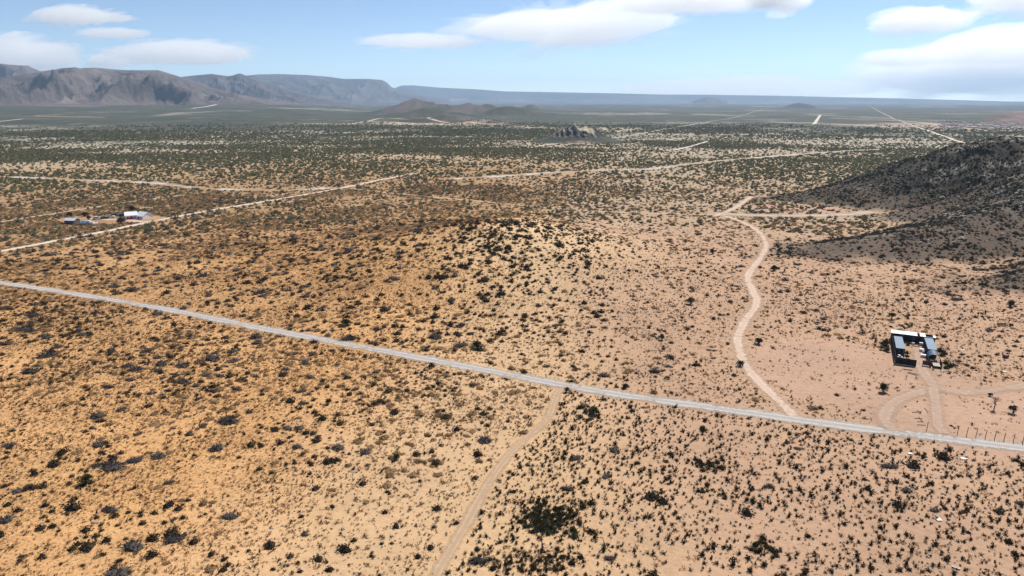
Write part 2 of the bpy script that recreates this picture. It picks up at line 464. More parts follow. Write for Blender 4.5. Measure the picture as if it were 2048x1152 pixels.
# ------------------------------------------------------------------ ground colour and cover by place
def zones(x, y):
    r = np.hypot(x, y)
    az = np.degrees(np.arctan2(x, np.maximum(y, 1.0)))
    n = fbm(x / 45, y / 45, 11, 4); n2 = fbm(x / 160, y / 160, 12, 3); nb = fbm(x / 700, y / 420, 13, 4)
    left = smooth(-18, -78, x - 0.22 * (y - 120))
    right = smooth(0, 48, x)
    col = np.zeros(x.shape + (3,))
    A = np.array([0.485, 0.322, 0.182]); O = np.array([0.575, 0.302, 0.110]); K = np.array([0.395, 0.254, 0.163])
    col[:] = A
    col += (O - A) * (left * (0.55 + 0.7 * (n2 - 0.3)))[..., None]
    col += (K - A) * right[..., None]
    # lit crest of the mound: sunlight painted into the pale yellow sand colour
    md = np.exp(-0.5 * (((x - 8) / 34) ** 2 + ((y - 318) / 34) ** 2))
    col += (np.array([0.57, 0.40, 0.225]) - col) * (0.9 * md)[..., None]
    # plain beyond
    T = np.array([0.345, 0.262, 0.168]); G = np.array([0.330, 0.285, 0.215])
    col += (T - col) * (smooth(330, 560, r) * 0.75)[..., None]
    col += (G - col) * smooth(700, 1500, r)[..., None]
    col += (np.array([0.225, 0.205, 0.170]) - col) * (0.85 * smooth(1700, 3200, r))[..., None]
    # pink-brown slopes of the low hills
    hz = np.zeros_like(x)
    for (cx, cy, h, s) in MIDHILLS:
        hz = np.maximum(hz, np.exp(-0.5 * (((x - cx) / (s * 1.3)) ** 2 + ((y - cy) / (s * 1.6)) ** 2)) * min(1, h / 30))
    col += (np.array([0.115, 0.095, 0.088]) - col) * (smooth(0.10, 0.4, hz) * (0.75 + 0.5 * fbm(x / 120, y / 300, 15, 3)))[..., None]
    vl = smooth(1.3, .4, ((x - VILLAGE[0]) / 430) ** 2 + ((y - VILLAGE[1]) / 420) ** 2)
    col += (np.array([0.33, 0.25, 0.205]) - col) * (0.8 * vl)[..., None]
    # bare pale band through the low hills
    band = np.exp(-0.5 * ((y - 2330 + 0.9 * (x + 200) * (x > -200)) / 110) ** 2) * smooth(750, 350, np.abs(x + 200)) * (0.4 + 1.0 * fbm(x / 90, y / 200, 19, 3))
    col += (np.array([0.42, 0.33, 0.23]) - col) * (0.75 * band)[..., None]
    # reddish swept earth by the compound
    bare = bare_at(x, y)
    col += (np.array([0.395, 0.255, 0.175]) - col) * bare[..., None]
    # dark hill: scrub soil, browner at the foot, pale ledges higher up; its edge wanders
    hr = hill_raw(x, y)
    hn, hn2 = fbm(x / 22, y / 22, 51, 5), fbm(x / 60, y / 60, 52, 3)
    skirt = smooth(0.0, 3.2, hr + 4.5 * (fbm(x / 13, y / 13, 56, 4) - 0.50)) * smooth(0, .3, hr)
    up = smooth(5, 24, hr + 14 * (hn2 - 0.5))
    hc = np.array([0.105, 0.078, 0.058]) + (np.array([0.033, 0.033, 0.028]) - np.array([0.105, 0.078, 0.058])) * up[..., None]
    hc = hc * (0.65 + 0.7 * hn)[..., None]
    led = smooth(0.58, 0.68, fbm(x / 14, y / 9, 55, 4)) * smooth(10, 26, hr)
    hc = hc + (np.array([0.27, 0.24, 0.195]) - hc) * (0.75 * led)[..., None]
    col = col + (hc - col) * skirt[..., None]
    # cover masks
    veg = smooth(420, 700, r) * 0.44 * (1 - smooth(800, 1500, r)) + smooth(800, 1900, r) * (0.66 + 0.9 * (nb - 0.45)) + 0.34 * smooth(1400, 2900, r)
    veg = veg * (1 - 0.30 * smooth(0.2, 0.6, hz)) * (1 - 0.55 * band) * (1 - 0.45 * vl)
    streak = smooth(0.60, 0.70, fbm(x / 260, y / 700, 17, 4)) * smooth(900, 1400, r)
    veg = np.clip(veg - 0.28 * streak, 0, 1)
    lit = 0.22 + 0.48 * left + 0.22 * smooth(200, 420, r) * (1 - right) + 0.5 * (n - 0.5)
    lit = np.where((y < road_y(x)) & (x > track_x(y)), 0.18, lit)
    lit = lit * (1 - bare) * (1 - 0.6 * md) * (1 - smooth(700, 1300, r))
    lit = np.clip(lit, 0, 1)
    rock = 0.62 * skirt
    veg = veg * (1 - skirt) + skirt * (0.42 + 0.35 * (hn2 - 0.4)); lit = lit * (1 - skirt) + 0.5 * skirt
    return np.clip(col, 0.02, 0.9), np.stack([veg, lit, rock], -1), bare

# ------------------------------------------------------------------ ground sheet
def ground_sheet():
    a_front = np.linspace(-48, 48, 560)
    a_back = np.linspace(48, 312, 70)[1:-1]
    az = np.radians(np.concatenate([a_front, a_back]))
    r = [1.0, 12, 25, 38, 48]
    while r[-1] < 70000:
        r.append(r[-1] * (1.0085 if r[-1] < 1500 else (1.014 if r[-1] < 7000 else 1.08)))
    r = np.array(r)
    R, A = np.meshgrid(r, az, indexing='ij')
    X, Y = R * np.sin(A), R * np.cos(A)
    Z = H(X, Y)
    c, m, _ = zones(X, Y)
    return grid_obj("ground", X, Y, Z, M['ground'], c, m, closed=True)
tag(ground_sheet(), kind="structure")

# dark scrubby hill on the right
def hill_obj():
    X, Y = np.meshgrid(np.linspace(95, 640, 480), np.linspace(255, 690, 380))
    Z = hill_h(X, Y) - 0.8
    b = hill_raw(X, Y)
    c, m, _ = zones(X, Y)
    Z = np.where(b <= 0.02, Z - 3.0, Z)
    o = grid_obj("hill", X, Y, Z, M['ground'], c, m)
    return tag(o, kind="structure")
hill_obj()

# ------------------------------------------------------------------ mountains behind
def az_of(px): return math.degrees(math.atan2((px - 1024), FPX * math.cos(PITCH) + 375 * math.sin(PITCH)))
def mountain(name, sky_px, base_r, depth, seed, col, rough=0.35, na=420, nr=90, gully=420.0, base_px=207):
    px = np.array([p[0] for p in sky_px], float); py = np.array([p[1] for p in sky_px], float)
    azs = np.array([az_of(p) for p in px])
    a = np.linspace(azs[0], azs[-1], na)
    sky = np.interp(a, azs, py)
    t = np.linspace(0, 1, nr)
    T, A = np.meshgrid(t, a, indexing='ij'); SK = np.interp(A, azs, py)
    crest_t = 0.55
    R = base_r + depth * T
    X, Y = R * np.sin(np.radians(A)), R * np.cos(np.radians(A))
    rc = base_r + depth * crest_t
    # the elevation of the skyline as seen from here gives the crest height at its distance
    yc = rc * np.cos(np.radians(A))
    top = CAM_Z + (201 - SK) / FPX * yc * 1.0
    zb = H(X, Y) - 12
    prof = np.where(T < crest_t, (T / crest_t), np.maximum(0, 1 - (T - crest_t) / (1 - crest_t)))
    rg = ridged(X / gully, Y / gully, seed, 5); fb = fbm(X / (gully * 0.35), Y / (gully * 0.35), seed + 9, 4)
    p = np.clip(prof + rough * (rg - 0.5) * (1 - prof) * prof * 4, 0, 1)
    p = p * p * (3 - 2 * p) * 0.55 + p * 0.45
    Z = zb + np.maximum(top - zb, 0) * p * (1 + 0.05 * (fb - 0.5) * (1 - prof ** 6))
    cc = np.array(col)[None, None, :] * (0.55 + 0.9 * fbm(X / (gully * 0.5), Y / (gully * 0.5), seed + 4, 5))[..., None]
    low = np.exp(-((p - 0.22) / 0.13) ** 2) * smooth(0.5, 0.75, fbm(X / 260, Y / 260, seed + 5, 4))
    cc = cc + (np.array([0.26, 0.21, 0.18]) - cc) * (0.7 * low)[..., None]
    o = grid_obj(name, X, Y, Z, M['mountain'], cc)
    return tag(o, kind="structure")

mountain("mountain", [(-320, 150), (-160, 158), (0, 160), (60, 152), (110, 147), (195, 141), (260, 145), (325, 145), (352, 153), (385, 163), (430, 178), (480, 190), (540, 200), (600, 207)], 5600, 2600, 61, (0.125, 0.106, 0.097), 1.15, gully=520)
mountain("mountain", [(-320, 120), (-120, 128), (0, 131), (30, 135), (66, 137), (92, 147), (120, 144), (134, 141), (150, 147), (230, 165), (330, 175)], 8600, 2800, 71, (0.115, 0.10, 0.095), 1.0, gully=700)
mountain("mountain", [(330, 170), (372, 157), (400, 154), (430, 152), (460, 156), (485, 153), (500, 157), (560, 175), (640, 195), (700, 203)], 8800, 2600, 81, (0.105, 0.095, 0.095), 0.9, gully=700)
mountain("mesa", [(420, 165), (470, 157), (520, 153), (560, 152), (620, 154), (660, 157), (690, 161), (740, 161), (766, 163), (776, 168), (784, 176), (796, 181), (830, 190), (900, 199)], 12500, 4200, 91, (0.10, 0.095, 0.095), 0.6, gully=1100)
mountain("mesa", [(740, 184), (790, 178), (805, 173), (830, 173), (880, 177), (950, 180), (1010, 184), (1080, 185), (1200, 187), (1330, 190), (1410, 190), (1600, 193), (1800, 197), (1950, 201), (2060, 204), (2300, 205)], 19000, 5200, 95, (0.09, 0.09, 0.09), 0.25, gully=1800, nr=50)
mountain("low_ridge", [(1385, 203), (1402, 197), (1410, 195.5), (1418, 194.5), (1428, 195.5), (1438, 197), (1455, 203)], 14000, 900, 97, (0.13, 0.11, 0.10), 0.2, na=60, nr=30)
mountain("low_ridge", [(1568, 213), (1582, 208), (1592, 206), (1598, 205.2), (1606, 206.3), (1618, 208), (1634, 213)], 7600, 500, 98, (0.11, 0.10, 0.095), 0.2, na=60, nr=30)
mountain("low_ridge", [(1975, 232), (2005, 226), (2030, 223), (2060, 221), (2140, 220), (2240, 232)], 2900, 500, 99, (0.20, 0.15, 0.13), 0.2, na=90, nr=30, gully=160)

# ------------------------------------------------------------------ road strips
ROAD_LABELS = 0
def strip(name, L, width, mat, lift):
    d = np.gradient(L, axis=0); d /= np.linalg.norm(d, axis=1)[:, None] + 1e-9
    nrm = np.stack([d[:, 1], -d[:, 0]], 1)
    K = 9
    e = np.linspace(0, 1, K)
    s = np.arange(len(L))
    ww = width * (1 + 0.16 * (vnoise(s * 0.13, s * 0.0 + width, 5) - 0.5))
    P = L[:, None, :] + nrm[:, None, :] * ((e - 0.5)[None, :] * ww[:, None])[..., None]
    X, Y = P[..., 0], P[..., 1]
    Z = H(X, Y) + lift + 0.00012 * np.hypot(X, Y)
    o = grid_obj(name, X, Y, Z, mat)
    a = o.data.attributes.new("edge", 'FLOAT', 'POINT')
    a.data.foreach_set("value", np.tile(e, len(L)).astype(np.float32))
    return tag(o, kind="structure")
for k, (nm, v) in enumerate(ROADS.items()):
    strip(nm.rstrip("_"), LINES[nm], v[1], M[v[2]], 0.03 + 0.006 * k)

# ------------------------------------------------------------------ shrubs: prototype meshes
def leaf_quads(P, D, length, width, r):
    """little leaf-shaped quads at points P along directions D"""
    n = len(P)
    D = D / (np.linalg.norm(D, axis=1)[:, None] + 1e-9)
    W = np.cross(D, r.normal(size=(n, 3))); W /= np.linalg.norm(W, axis=1)[:, None] + 1e-9
    L = (length * r.uniform(0.6, 1.3, n))[:, None]; Wd = (width * r.uniform(0.6, 1.3, n))[:, None]
    a = P; b = P + D * L * 0.5 + W * Wd * 0.5; c = P + D * L; d = P + D * L * 0.5 - W * Wd * 0.5
    V = np.stack([a, b, c, d], 1).reshape(-1, 3)
    F = np.arange(4 * n).reshape(n, 4)
    return V, F

def core_dome(r, rad, h, seg=7, sink=0.12):
    V = [(0, 0, h)]; F = []
    for k, (f, z) in enumerate(((0.62, 0.78), (1.0, 0.30), (0.9, -sink))):
        for j in range(seg):
            a = 2 * math.pi * (j + 0.4 * k) / seg; q = rad * f * r.uniform(0.72, 1.2)
            V.append((q * math.cos(a), q * math.sin(a), h * z * r.uniform(0.85, 1.15) if z > 0 else z))
    for j in range(seg):
        F.append((0, 1 + j, 1 + (j + 1) % seg))
        for k in range(2):
            a, b = 1 + k * seg + j, 1 + k * seg + (j + 1) % seg
            F.append((a, a + seg, b + seg, b))
    return np.array(V), F

def merge(parts):
    V, F, o = [], [], 0
    for v, f in parts:
        V.append(np.asarray(v, float)); F += [tuple(int(i) + o for i in q) for q in f]; o += len(v)
    return np.vstack(V), F

def dirs(r, n, lo, hi):
    a = r.uniform(0, 2 * np.pi, n); e = np.radians(r.uniform(lo, hi, n))
    return np.stack([np.cos(a) * np.cos(e), np.sin(a) * np.cos(e), np.sin(e)], 1)

def proto(kind, seed, q=1.0):
    r = np.random.default_rng(seed)
    if kind == 'spiky':                       # upright stems fanning from the root, leaves on the outer part
        ns = int(10 * q) + r.integers(0, 4); parts = []
        D = dirs(r, ns, 32, 84)
        Ls = r.uniform(0.45, 0.95, ns)
        parts.append(core_dome(r, 0.30, 0.34, 5))
        for k in range(ns):
            d = D[k]; w = np.cross(d, (0.3, 0.2, 1)); w /= np.linalg.norm(w); u = np.cross(d, w)
            b0 = np.array([r.normal(0, .07), r.normal(0, .07), -0.05]); e = b0 + d * Ls[k]
            t = 0.035
            V = [b0 + t * w, b0 - .5 * t * w + .87 * t * u, b0 - .5 * t * w - .87 * t * u, e]
            parts.append((np.array(V), [(0, 1, 3), (1, 2, 3), (2, 0, 3)]))
            m = int(7 * q)
            tt = r.uniform(0.15, 1.0, m)
            P = b0 + d * (tt * Ls[k])[:, None] + r.normal(0, .05, (m, 3))
            parts.append(leaf_quads(P, d + r.normal(0, .55, (m, 3)), 0.30, 0.15, r))
        return merge(parts)
    if kind in ('cushion', 'green'):
        n = int(95 * q)
        D = dirs(r, n, 2, 88); lob = 1 + 0.25 * np.sin(3 * np.arctan2(D[:, 1], D[:, 0]) + seed)
        P = D * (r.uniform(0.45, 1.0, n) ** 0.6 * lob)[:, None] * np.array([0.95, 0.95, 0.62 if kind == 'cushion' else 0.9])
        return merge([core_dome(r, 0.72, 0.42 if kind == 'cushion' else 0.6), leaf_quads(P, D + r.normal(0, .6, (n, 3)), 0.26, 0.19, r)])
    if kind == 'grey':
        n = int(110 * q)
        D = dirs(r, n, 5, 85)
        P = D * r.uniform(0.2, 0.7, n)[:, None] * np.array([1, 1, 0.7])
        return merge([core_dome(r, 0.62, 0.34), leaf_quads(P, D * np.array([1, 1, .8]) + r.normal(0, .25, (n, 3)), 0.42, 0.07, r)])
    if kind == 'tuft':
        n = int(16 * q)
        D = dirs(r, n, 25, 80)
        return leaf_quads(r.normal(0, .18, (n, 3)) * np.array([1, 1, .1]), D, 0.9, 0.16, r)
    if kind == 'scatter':                      # a few low stems together
        parts = []
        for k in range(4):
            c = np.array([r.normal(0, .7), r.normal(0, .7), 0]); n = 6
            v, f = leaf_quads(c + r.normal(0, .12, (n, 3)) * np.array([1, 1, .2]), dirs(r, n, 15, 70), 0.45, 0.13, r)
            parts.append((v, f))
        return merge(parts)
    if kind == 'far':
        n = 16
        D = dirs(r, n, 5, 80)
        return merge([core_dome(r, 0.8, 0.5, 6), leaf_quads(D * 0.6 * np.array([1, 1, .7]), D + r.normal(0, .5, (n, 3)), 0.5, 0.35, r)])
    if kind == 'rock':
        v, f = core_dome(r, 0.9, 0.55, 6, 0.2)
        return v * np.array([1, r.uniform(.6, 1), r.uniform(.7, 1.2)]), f

def proto_set(name, kind, mat, n, q=1.0, seed=0):
    out = []
    for k in range(n):
        v, f = proto(kind, seed + k * 13 + 1, q)
        out.append(obj(name, v, f, mat, link=False))
    return out

SETS = {
 'spiky':   proto_set("creosote_bush", 'spiky', M['creosote'], 8, 1.0, 100),
 'cushion': proto_set("brown_shrub", 'cushion', M['cushion'], 7, 1.0, 200),
 'grey':    proto_set("grey_shrub", 'grey', M['grey'], 6, 1.0, 300),
 'green':   proto_set("green_bush", 'green', M['green'], 5, 1.3, 400),
 'straw':   proto_set("dry_grass", 'scatter', M['straw'], 5, 1.0, 500),
 'red':     proto_set("rust_tuft", 'tuft', M['redtuft'], 5, 1.0, 600),
 'small':   proto_set("small_shrub", 'tuft', M['cushion'], 5, 1.4, 700),
 'hill':    proto_set("slope_shrub", 'cushion', M['hillscrub'], 6, 0.6, 800),
 'far':     proto_set("plain_shrub", 'far', M['far'], 6, 1.0, 900),
 'dry':     proto_set("dry_shrub", 'cushion', M['midbrown'], 6, 0.5, 1000),
 'stone':   proto_set("stone", 'rock', M['rock'], 6, 1.0, 970),
 'rock':    proto_set("rock", 'rock', M['rock'], 6, 1.0, 950),
}

def instancer(name, pts, rot, scl, protos, label, seed):
    """one scatter object: instances the prototypes on its vertices"""
    r = np.random.default_rng(seed)
    pc = bpy.data.collections.new(name + "_kinds")
    for o in protos: pc.objects.link(o)
    me = bpy.data.meshes.new(name)
    me.vertices.add(len(pts)); me.vertices.foreach_set("co", np.asarray(pts, np.float32).ravel())
    for nm, typ, arr in (("rot", 'FLOAT', rot), ("idx", 'INT', r.integers(0, len(protos), len(pts)))):
        a = me.attributes.new(nm, typ, 'POINT'); a.data.foreach_set("value", np.asarray(arr, np.float32 if typ == 'FLOAT' else np.int32))
    a = me.attributes.new("scl", 'FLOAT_VECTOR', 'POINT'); a.data.foreach_set("vector", np.asarray(scl, np.float32).ravel())
    o = bpy.data.objects.new(name, me); COL.objects.link(o)
    ng = bpy.data.node_groups.new(name + "_scatter", 'GeometryNodeTree')
    ng.interface.new_socket("Geometry", in_out='INPUT', socket_type='NodeSocketGeometry')
    ng.interface.new_socket("Geometry", in_out='OUTPUT', socket_type='NodeSocketGeometry')
    N = ng.nodes; gi = N.new('NodeGroupInput'); go = N.new('NodeGroupOutput')
    ci = N.new('GeometryNodeCollectionInfo'); ci.inputs['Collection'].default_value = pc
    ci.inputs['Separate Children'].default_value = True; ci.inputs['Reset Children'].default_value = True
    ip = N.new('GeometryNodeInstanceOnPoints'); ip.inputs['Pick Instance'].default_value = True
    def attr(nm, t):
        n = N.new('GeometryNodeInputNamedAttribute'); n.data_type = t; n.inputs['Name'].default_value = nm; return n.outputs['Attribute']
    cx = N.new('ShaderNodeCombineXYZ')
    Lk = ng.links.new
    Lk(attr("rot", 'FLOAT'), cx.inputs['Z'])
    er = N.new('FunctionNodeEulerToRotation'); Lk(cx.outputs[0], er.inputs[0])
    Lk(gi.outputs[0], ip.inputs['Points']); Lk(ci.outputs[0], ip.inputs['Instance'])
    Lk(attr("idx", 'INT'), ip.inputs['Instance Index']); Lk(er.outputs[0], ip.inputs['Rotation']); Lk(attr("scl", 'FLOAT_VECTOR'), ip.inputs['Scale'])
    Lk(ip.outputs[0], go.inputs[0])
    md = o.modifiers.new("scatter", 'NODES'); md.node_group = ng
    return tag(o, label, kind="stuff")

# ------------------------------------------------------------------ where things grow
def candidates(r0, r1, cell, seed, amax=44):
    """jittered grid over the wedge of land in front, r0..r1 metres out"""
    r = np.random.default_rng(seed)
    xs = np.arange(-r1 * math.sin(math.radians(amax)), r1 * math.sin(math.radians(amax)), cell)
    ys = np.arange(r0 * math.cos(math.radians(amax)) - cell, r1, cell)
    X, Y = np.meshgrid(xs, ys)
    X = (X + r.uniform(-.5, .5, X.shape) * cell).ravel(); Y = (Y + r.uniform(-.5, .5, Y.shape) * cell).ravel()
    R = np.hypot(X, Y); A = np.abs(np.degrees(np.arctan2(X, Y)))
    k = (R >= r0) & (R < r1) & (A < amax)
    return X[k], Y[k], r

def clear_of_ways(x, y, margin=0.3):
    ok = np.ones(len(x), bool)
    for nm, v in ROADS.items():
        if v[2] in ('wash',): w = v[1] * 0.32
        elif v[2] == 'faint': w = v[1] * 0.30
        else: w = v[1] * 0.42 + margin
        ok &= line_dist(x, y, LINES[nm]) > w
    a, b = comp_ab(x, y)
    ok &= ~((a > -1.0) & (a < 13.2) & (b > -1.0) & (b < 27))
    c = at(225, 440)
    ok &= ~((((x - c[0]) / 36) ** 2 + ((y - c[1] - 2) / 17) ** 2) < 1)
    return ok

BIG = {'spiky': [], 'cushion': [], 'grey': []}           # x, y, size, rotation
SMALL = {k: [] for k in SETS}

def put(kind, x, y, s, r, sink=0.0):
    n = len(x)
    if n == 0: return
    z = surf(x, y) - sink
    rot = r.uniform(0, 6.283, n)
    sc = np.stack([s * r.uniform(.8, 1.25, n), s * r.uniform(.8, 1.25, n), s * r.uniform(.75, 1.2, n)], 1)
    SMALL[kind].append((np.stack([x, y, z], 1), rot, sc))

def grow(r0, r1, cell, seed, fn):
    x, y, r = candidates(r0, r1, cell, seed)
    p = fn(x, y)                                        # expected plants per square metre
    k = r.uniform(0, 1, len(x)) < p * cell * cell
    x, y = x[k], y[k]
    k = clear_of_ways(x, y)
    return x[k], y[k], r

def area_masks(x, y):
    below = y < road_y(x)
    A = below & (x > track_x(y)); B = below & ~A
    hill = hill_raw(x, y)
    bare = bare_at(x, y)
    mound = np.exp(-0.5 * (((x + 4) / 60) ** 2 + ((y - 330) / 48) ** 2))
    return A, B, hill, bare, mound

# olive shrubs: right of the two-track, thinner across the road
def d_spiky(x, y):
    A, B, hill, bare, mound = area_masks(x, y)
    n = fbm(x / 14, y / 14, 21, 3)
    d = np.where(A, 0.20 * smooth(0.15, 0.55, n) + 0.17, 0.0)
    d = d + np.where(~A & ~B & (x > 20), 0.014 + 0.03 * smooth(.5, .7, n), 0)
    d = np.where(B, 0.006, d)
    return d * (1 - 0.8 * bare) * (hill < 3)
x, y, r = grow(85, 330, 1.35, 1, d_spiky)
put('spiky', x, y, np.clip(r.lognormal(-0.56, 0.34, len(x)), .26, 1.3), r)

# brown cushion shrubs: left and centre
def d_cushion(x, y):
    A, B, hill, bare, mound = area_masks(x, y)
    n = fbm(x / 22, y / 22, 22, 4)
    lf = smooth(20, -45, x - track_x(y) + 12)
    d = np.where(B, 0.012 + 0.105 * lf * smooth(0.38, 0.62, n), 0)
    d = np.where(A, 0.012, d)
    up = ~A & ~B
    d = np.where(up, 0.024 + 0.036 * smooth(.35, .65, n) + 0.13 * mound * (y < 345) * smooth(-45, -15, x), d) * np.where(up & (mound > .25) & (y > 350), .45, 1)
    d = np.where(up & (x > 40) & (np.hypot(x, y) < 330), 0.05, d)
    return d * (1 - 0.9 * bare) * (hill < 2)
x, y, r = grow(85, 430, 1.7, 2, d_cushion)
_, _, _, _, mo = area_masks(x, y)
s = np.clip(r.lognormal(-0.46, 0.42, len(x)), .25, 1.7) * (1 + 0.22 * mo + 0.2 * (y > road_y(x)) * smooth(40, -20, x)) * np.where((x > 40) & (y > road_y(x)), .75, 1)
put('cushion', x, y, s, r)

# grey twiggy shrubs: mostly far left
def d_grey(x, y):
    A, B, hill, bare, mound = area_masks(x, y)
    n = fbm(x / 40, y / 40, 23, 3)
    d = 0.002 + 0.014 * smooth(-10, -70, x) * smooth(.3, .6, n) + 0.005 * smooth(200, 380, y)
    d = np.where(A, 0.004, d)
    return d * (1 - bare) * (hill < 1)
x, y, r = grow(85, 430, 3.0, 3, d_grey)
put('grey', x, y, np.clip(r.lognormal(0.16, 0.36, len(x)), .5, 2.6) * (1 + 0.25 * smooth(0, -60, x)), r)
SMALL['grey'][-1][2][:] *= np.array([1.35, 0.9, 0.72])
SMALL['grey'][-1][1][:] = r.normal(0.0, 0.5, len(x))

# small dark tufts and twigs everywhere
def d_small(x, y):
    A, B, hill, bare, mound = area_masks(x, y)
    n = fbm(x / 9, y / 9, 24, 3)
    d = np.where(A, .22, np.where(B, .42, .26)) * (0.4 + 1.2 * smooth(.35, .65, n))
    return d * (1 - 0.8 * bare) * (hill < 1)
x, y, r = grow(85, 300, 1.1, 4, d_small)
put('small', x, y, np.clip(r.lognormal(-1.15, 0.4, len(x)), .12, .7), r)

def d_red(x, y):
    A, B, hill, bare, mound = area_masks(x, y)
    n = fbm(x / 18, y / 18, 25, 3)
    d = np.where(A, .10, np.where(B, .14, .14)) * (0.3 + 1.4 * smooth(.4, .65, n))
    return d * (1 - 0.75 * bare) * (hill < 2)
x, y, r = grow(85, 340, 1.4, 5, d_red)
put('red', x, y, np.clip(r.lognormal(-0.85, 0.35, len(x)), .2, .9), r)

# straw-coloured dry growth
def d_straw(x, y):
    A, B, hill, bare, mound = area_masks(x, y)
    n = fbm(x / 16, y / 16, 26, 3)
    lf = smooth(30, -50, x)
    d = (0.10 + 0.40 * lf) * (0.3 + 1.3 * smooth(.35, .6, n))
    d = np.where(A, 0.05, d)
    return d * (1 - 0.8 * bare) * (hill < 2)
x, y, r = grow(85, 400, 1.3, 6, d_straw)
put('straw', x, y, np.clip(r.lognormal(-0.45, 0.3, len(x)), .3, 1.2), r)

x, y, r = grow(85, 230, 1.6, 13, lambda x, y: 0.12 * smooth(.40, .62, fbm(x / 20, y / 20, 35, 3)) + 0.01)
put('stone', x, y, np.clip(r.lognormal(-1.75, 0.5, len(x)), .07, .6), r, 0.02)

# low dry brown shrubs: thick on the left and out towards the wash
def d_dry(x, y):
    A, B, hill, bare, mound = area_masks(x, y)
    n = fbm(x / 26, y / 26, 34, 4)
    lf = smooth(40, -40, x)
    rr = np.hypot(x, y)
    d = (0.02 + 0.065 * lf * smooth(100, 190, rr) + 0.02 * smooth(300, 420, rr)) * (0.25 + 1.5 * smooth(.35, .62, n))
    d = np.where(A, 0.0, d)
    return d * (1 - bare) * (hill < .6) * (1 - 0.5 * mound)
x, y, r = grow(95, 640, 1.9, 12, d_dry)
put('dry', x, y, np.clip(r.lognormal(-0.18, 0.35, len(x)), .3, 1.7) * (1 + 0.35 * smooth(300, 600, np.hypot(x, y))), r)
SMALL['dry'][-1][2][:, 2] *= 0.6

# the dark hill
def d_hill(x, y):
    h = hill_raw(x, y)
    n = fbm(x / 12, y / 12, 27, 3)
    return np.where(h > 0.05, smooth(-0.5, 2.5, h + 4.0 * (fbm(x / 13, y / 13, 56, 4) - 0.50)) * (0.20 + 0.14 * smooth(2, 18, h)) * (0.45 + 1.1 * smooth(.35, .6, n)), 0)
x, y, r = candidates(250, 760, 1.6, 7, 41)
k = (r.uniform(0, 1, len(x)) < d_hill(x, y) * 1.6 ** 2) & clear_of_ways(x, y)
x, y = x[k], y[k]
put('hill', x, y, np.clip(r.lognormal(-0.34, 0.38, len(x)), .3, 1.8), r, 0.1)
x, y, r = candidates(250, 600, 4.0, 8, 41)
h = hill_raw(x, y); n = fbm(x / 20, y / 20, 28, 4)
k = (h > 6) & (r.uniform(0, 1, len(x)) < 0.75 * smooth(.48, .62, n))
put('rock', x[k], y[k], np.clip(r.lognormal(-0.1, 0.5, k.sum()), .3, 2.6), r, 0.25)

# middle distance and plain
def d_mid(x, y):
    hill = hill_raw(x, y)
    n = fbm(x / 60, y / 60, 29, 4)
    return (0.034 + 0.042 * smooth(.35, .65, n)) * (hill < .5)
x, y, r = grow(430, 720, 2.6, 9, d_mid)
k = r.uniform(0, 1, len(x)) < .50
put('far', x[k], y[k], np.clip(r.lognormal(0.18, 0.35, k.sum()), .6, 2.6), r)
kk = ~k & (r.uniform(0, 1, len(x)) < .45); k2 = ~k & ~kk
put('grey', x[kk], y[kk], np.clip(r.lognormal(0.35, 0.3, kk.sum()), .7, 2.8), r)
put('dry', x[k2], y[k2], np.clip(r.lognormal(0.25, 0.3, k2.sum()), .7, 2.6), r)

def d_far(x, y):
    hill = hill_raw(x, y)
    n = fbm(x / 180, y / 120, 30, 4); rr = np.hypot(x, y)
    return (0.010 + 0.042 * smooth(.30, .62, n)) * (hill < .5) * (0.85 + 0.5 * smooth(900, 1150, rr)) * (1 - 0.5 * smooth(1200, 1550, rr))
x, y, r = grow(720, 1550, 3.3, 10, d_far)
put('far', x, y, np.clip(r.lognormal(0.50, 0.3, len(x)), .8, 3.2), r)

x, y, r = candidates(1550, 2700, 6.0, 11)
n = fbm(x / 260, y / 200, 33, 4)
k = r.uniform(0, 1, len(x)) < (0.003 + 0.012 * smooth(.35, .62, n)) * 36.0 * (1 - smooth(1700, 2700, np.hypot(x, y)))
x, y = x[k], y[k]; k = clear_of_ways(x, y); x, y = x[k], y[k]
put('far', x, y, np.clip(r.lognormal(0.95, 0.3, len(x)), 1.2, 4.5), r)

# denser green thickets in the right foreground
def thicket(px, py, rx, ry, n, kinds, seed, smin=.5, smax=1.1):
    c = at(px, py); r = np.random.default_rng(seed)
    a = r.uniform(0, 6.283, n); q = np.sqrt(r.uniform(0, 1, n)) ** 1.15
    x = c[0] + rx * q * np.cos(a); y = c[1] + ry * q * np.sin(a)
    for i, kd in enumerate(kinds):
        k = np.arange(n) % len(kinds) == i
        put(kd, x[k], y[k], r.uniform(smin, smax, k.sum()), r)
thicket(1112, 1022, 6.5, 5.0, 80, ['spiky', 'spiky', 'small', 'straw'], 41, .5, 1.0)
thicket(1085, 1048, 4.2, 3.2, 90, ['green', 'spiky', 'green', 'grey', 'straw'], 42, .4, .85)
thicket(1100, 1025, 5.0, 3.0, 60, ['green', 'spiky', 'small'], 49, .35, .8)
thicket(1150, 1060, 3.5, 2.2, 34, ['green', 'spiky', 'grey', 'straw'], 47, .35, .8)
thicket(1050, 1005, 3.5, 2.0, 22, ['spiky', 'straw'], 48, .35, .8)
thicket(1060, 1120, 9.0, 4.0, 190, ['spiky', 'small', 'cushion', 'straw', 'red'], 43, .3, .75)
thicket(1525, 1095, 3.0, 3.0, 24, ['spiky', 'green'], 44, .4, .8)
thicket(1415, 925, 4.0, 4.0, 26, ['spiky', 'green'], 45, .4, .9)
thicket(1180, 820, 2.5, 2.5, 12, ['grey', 'spiky'], 46, .6, 1.2)

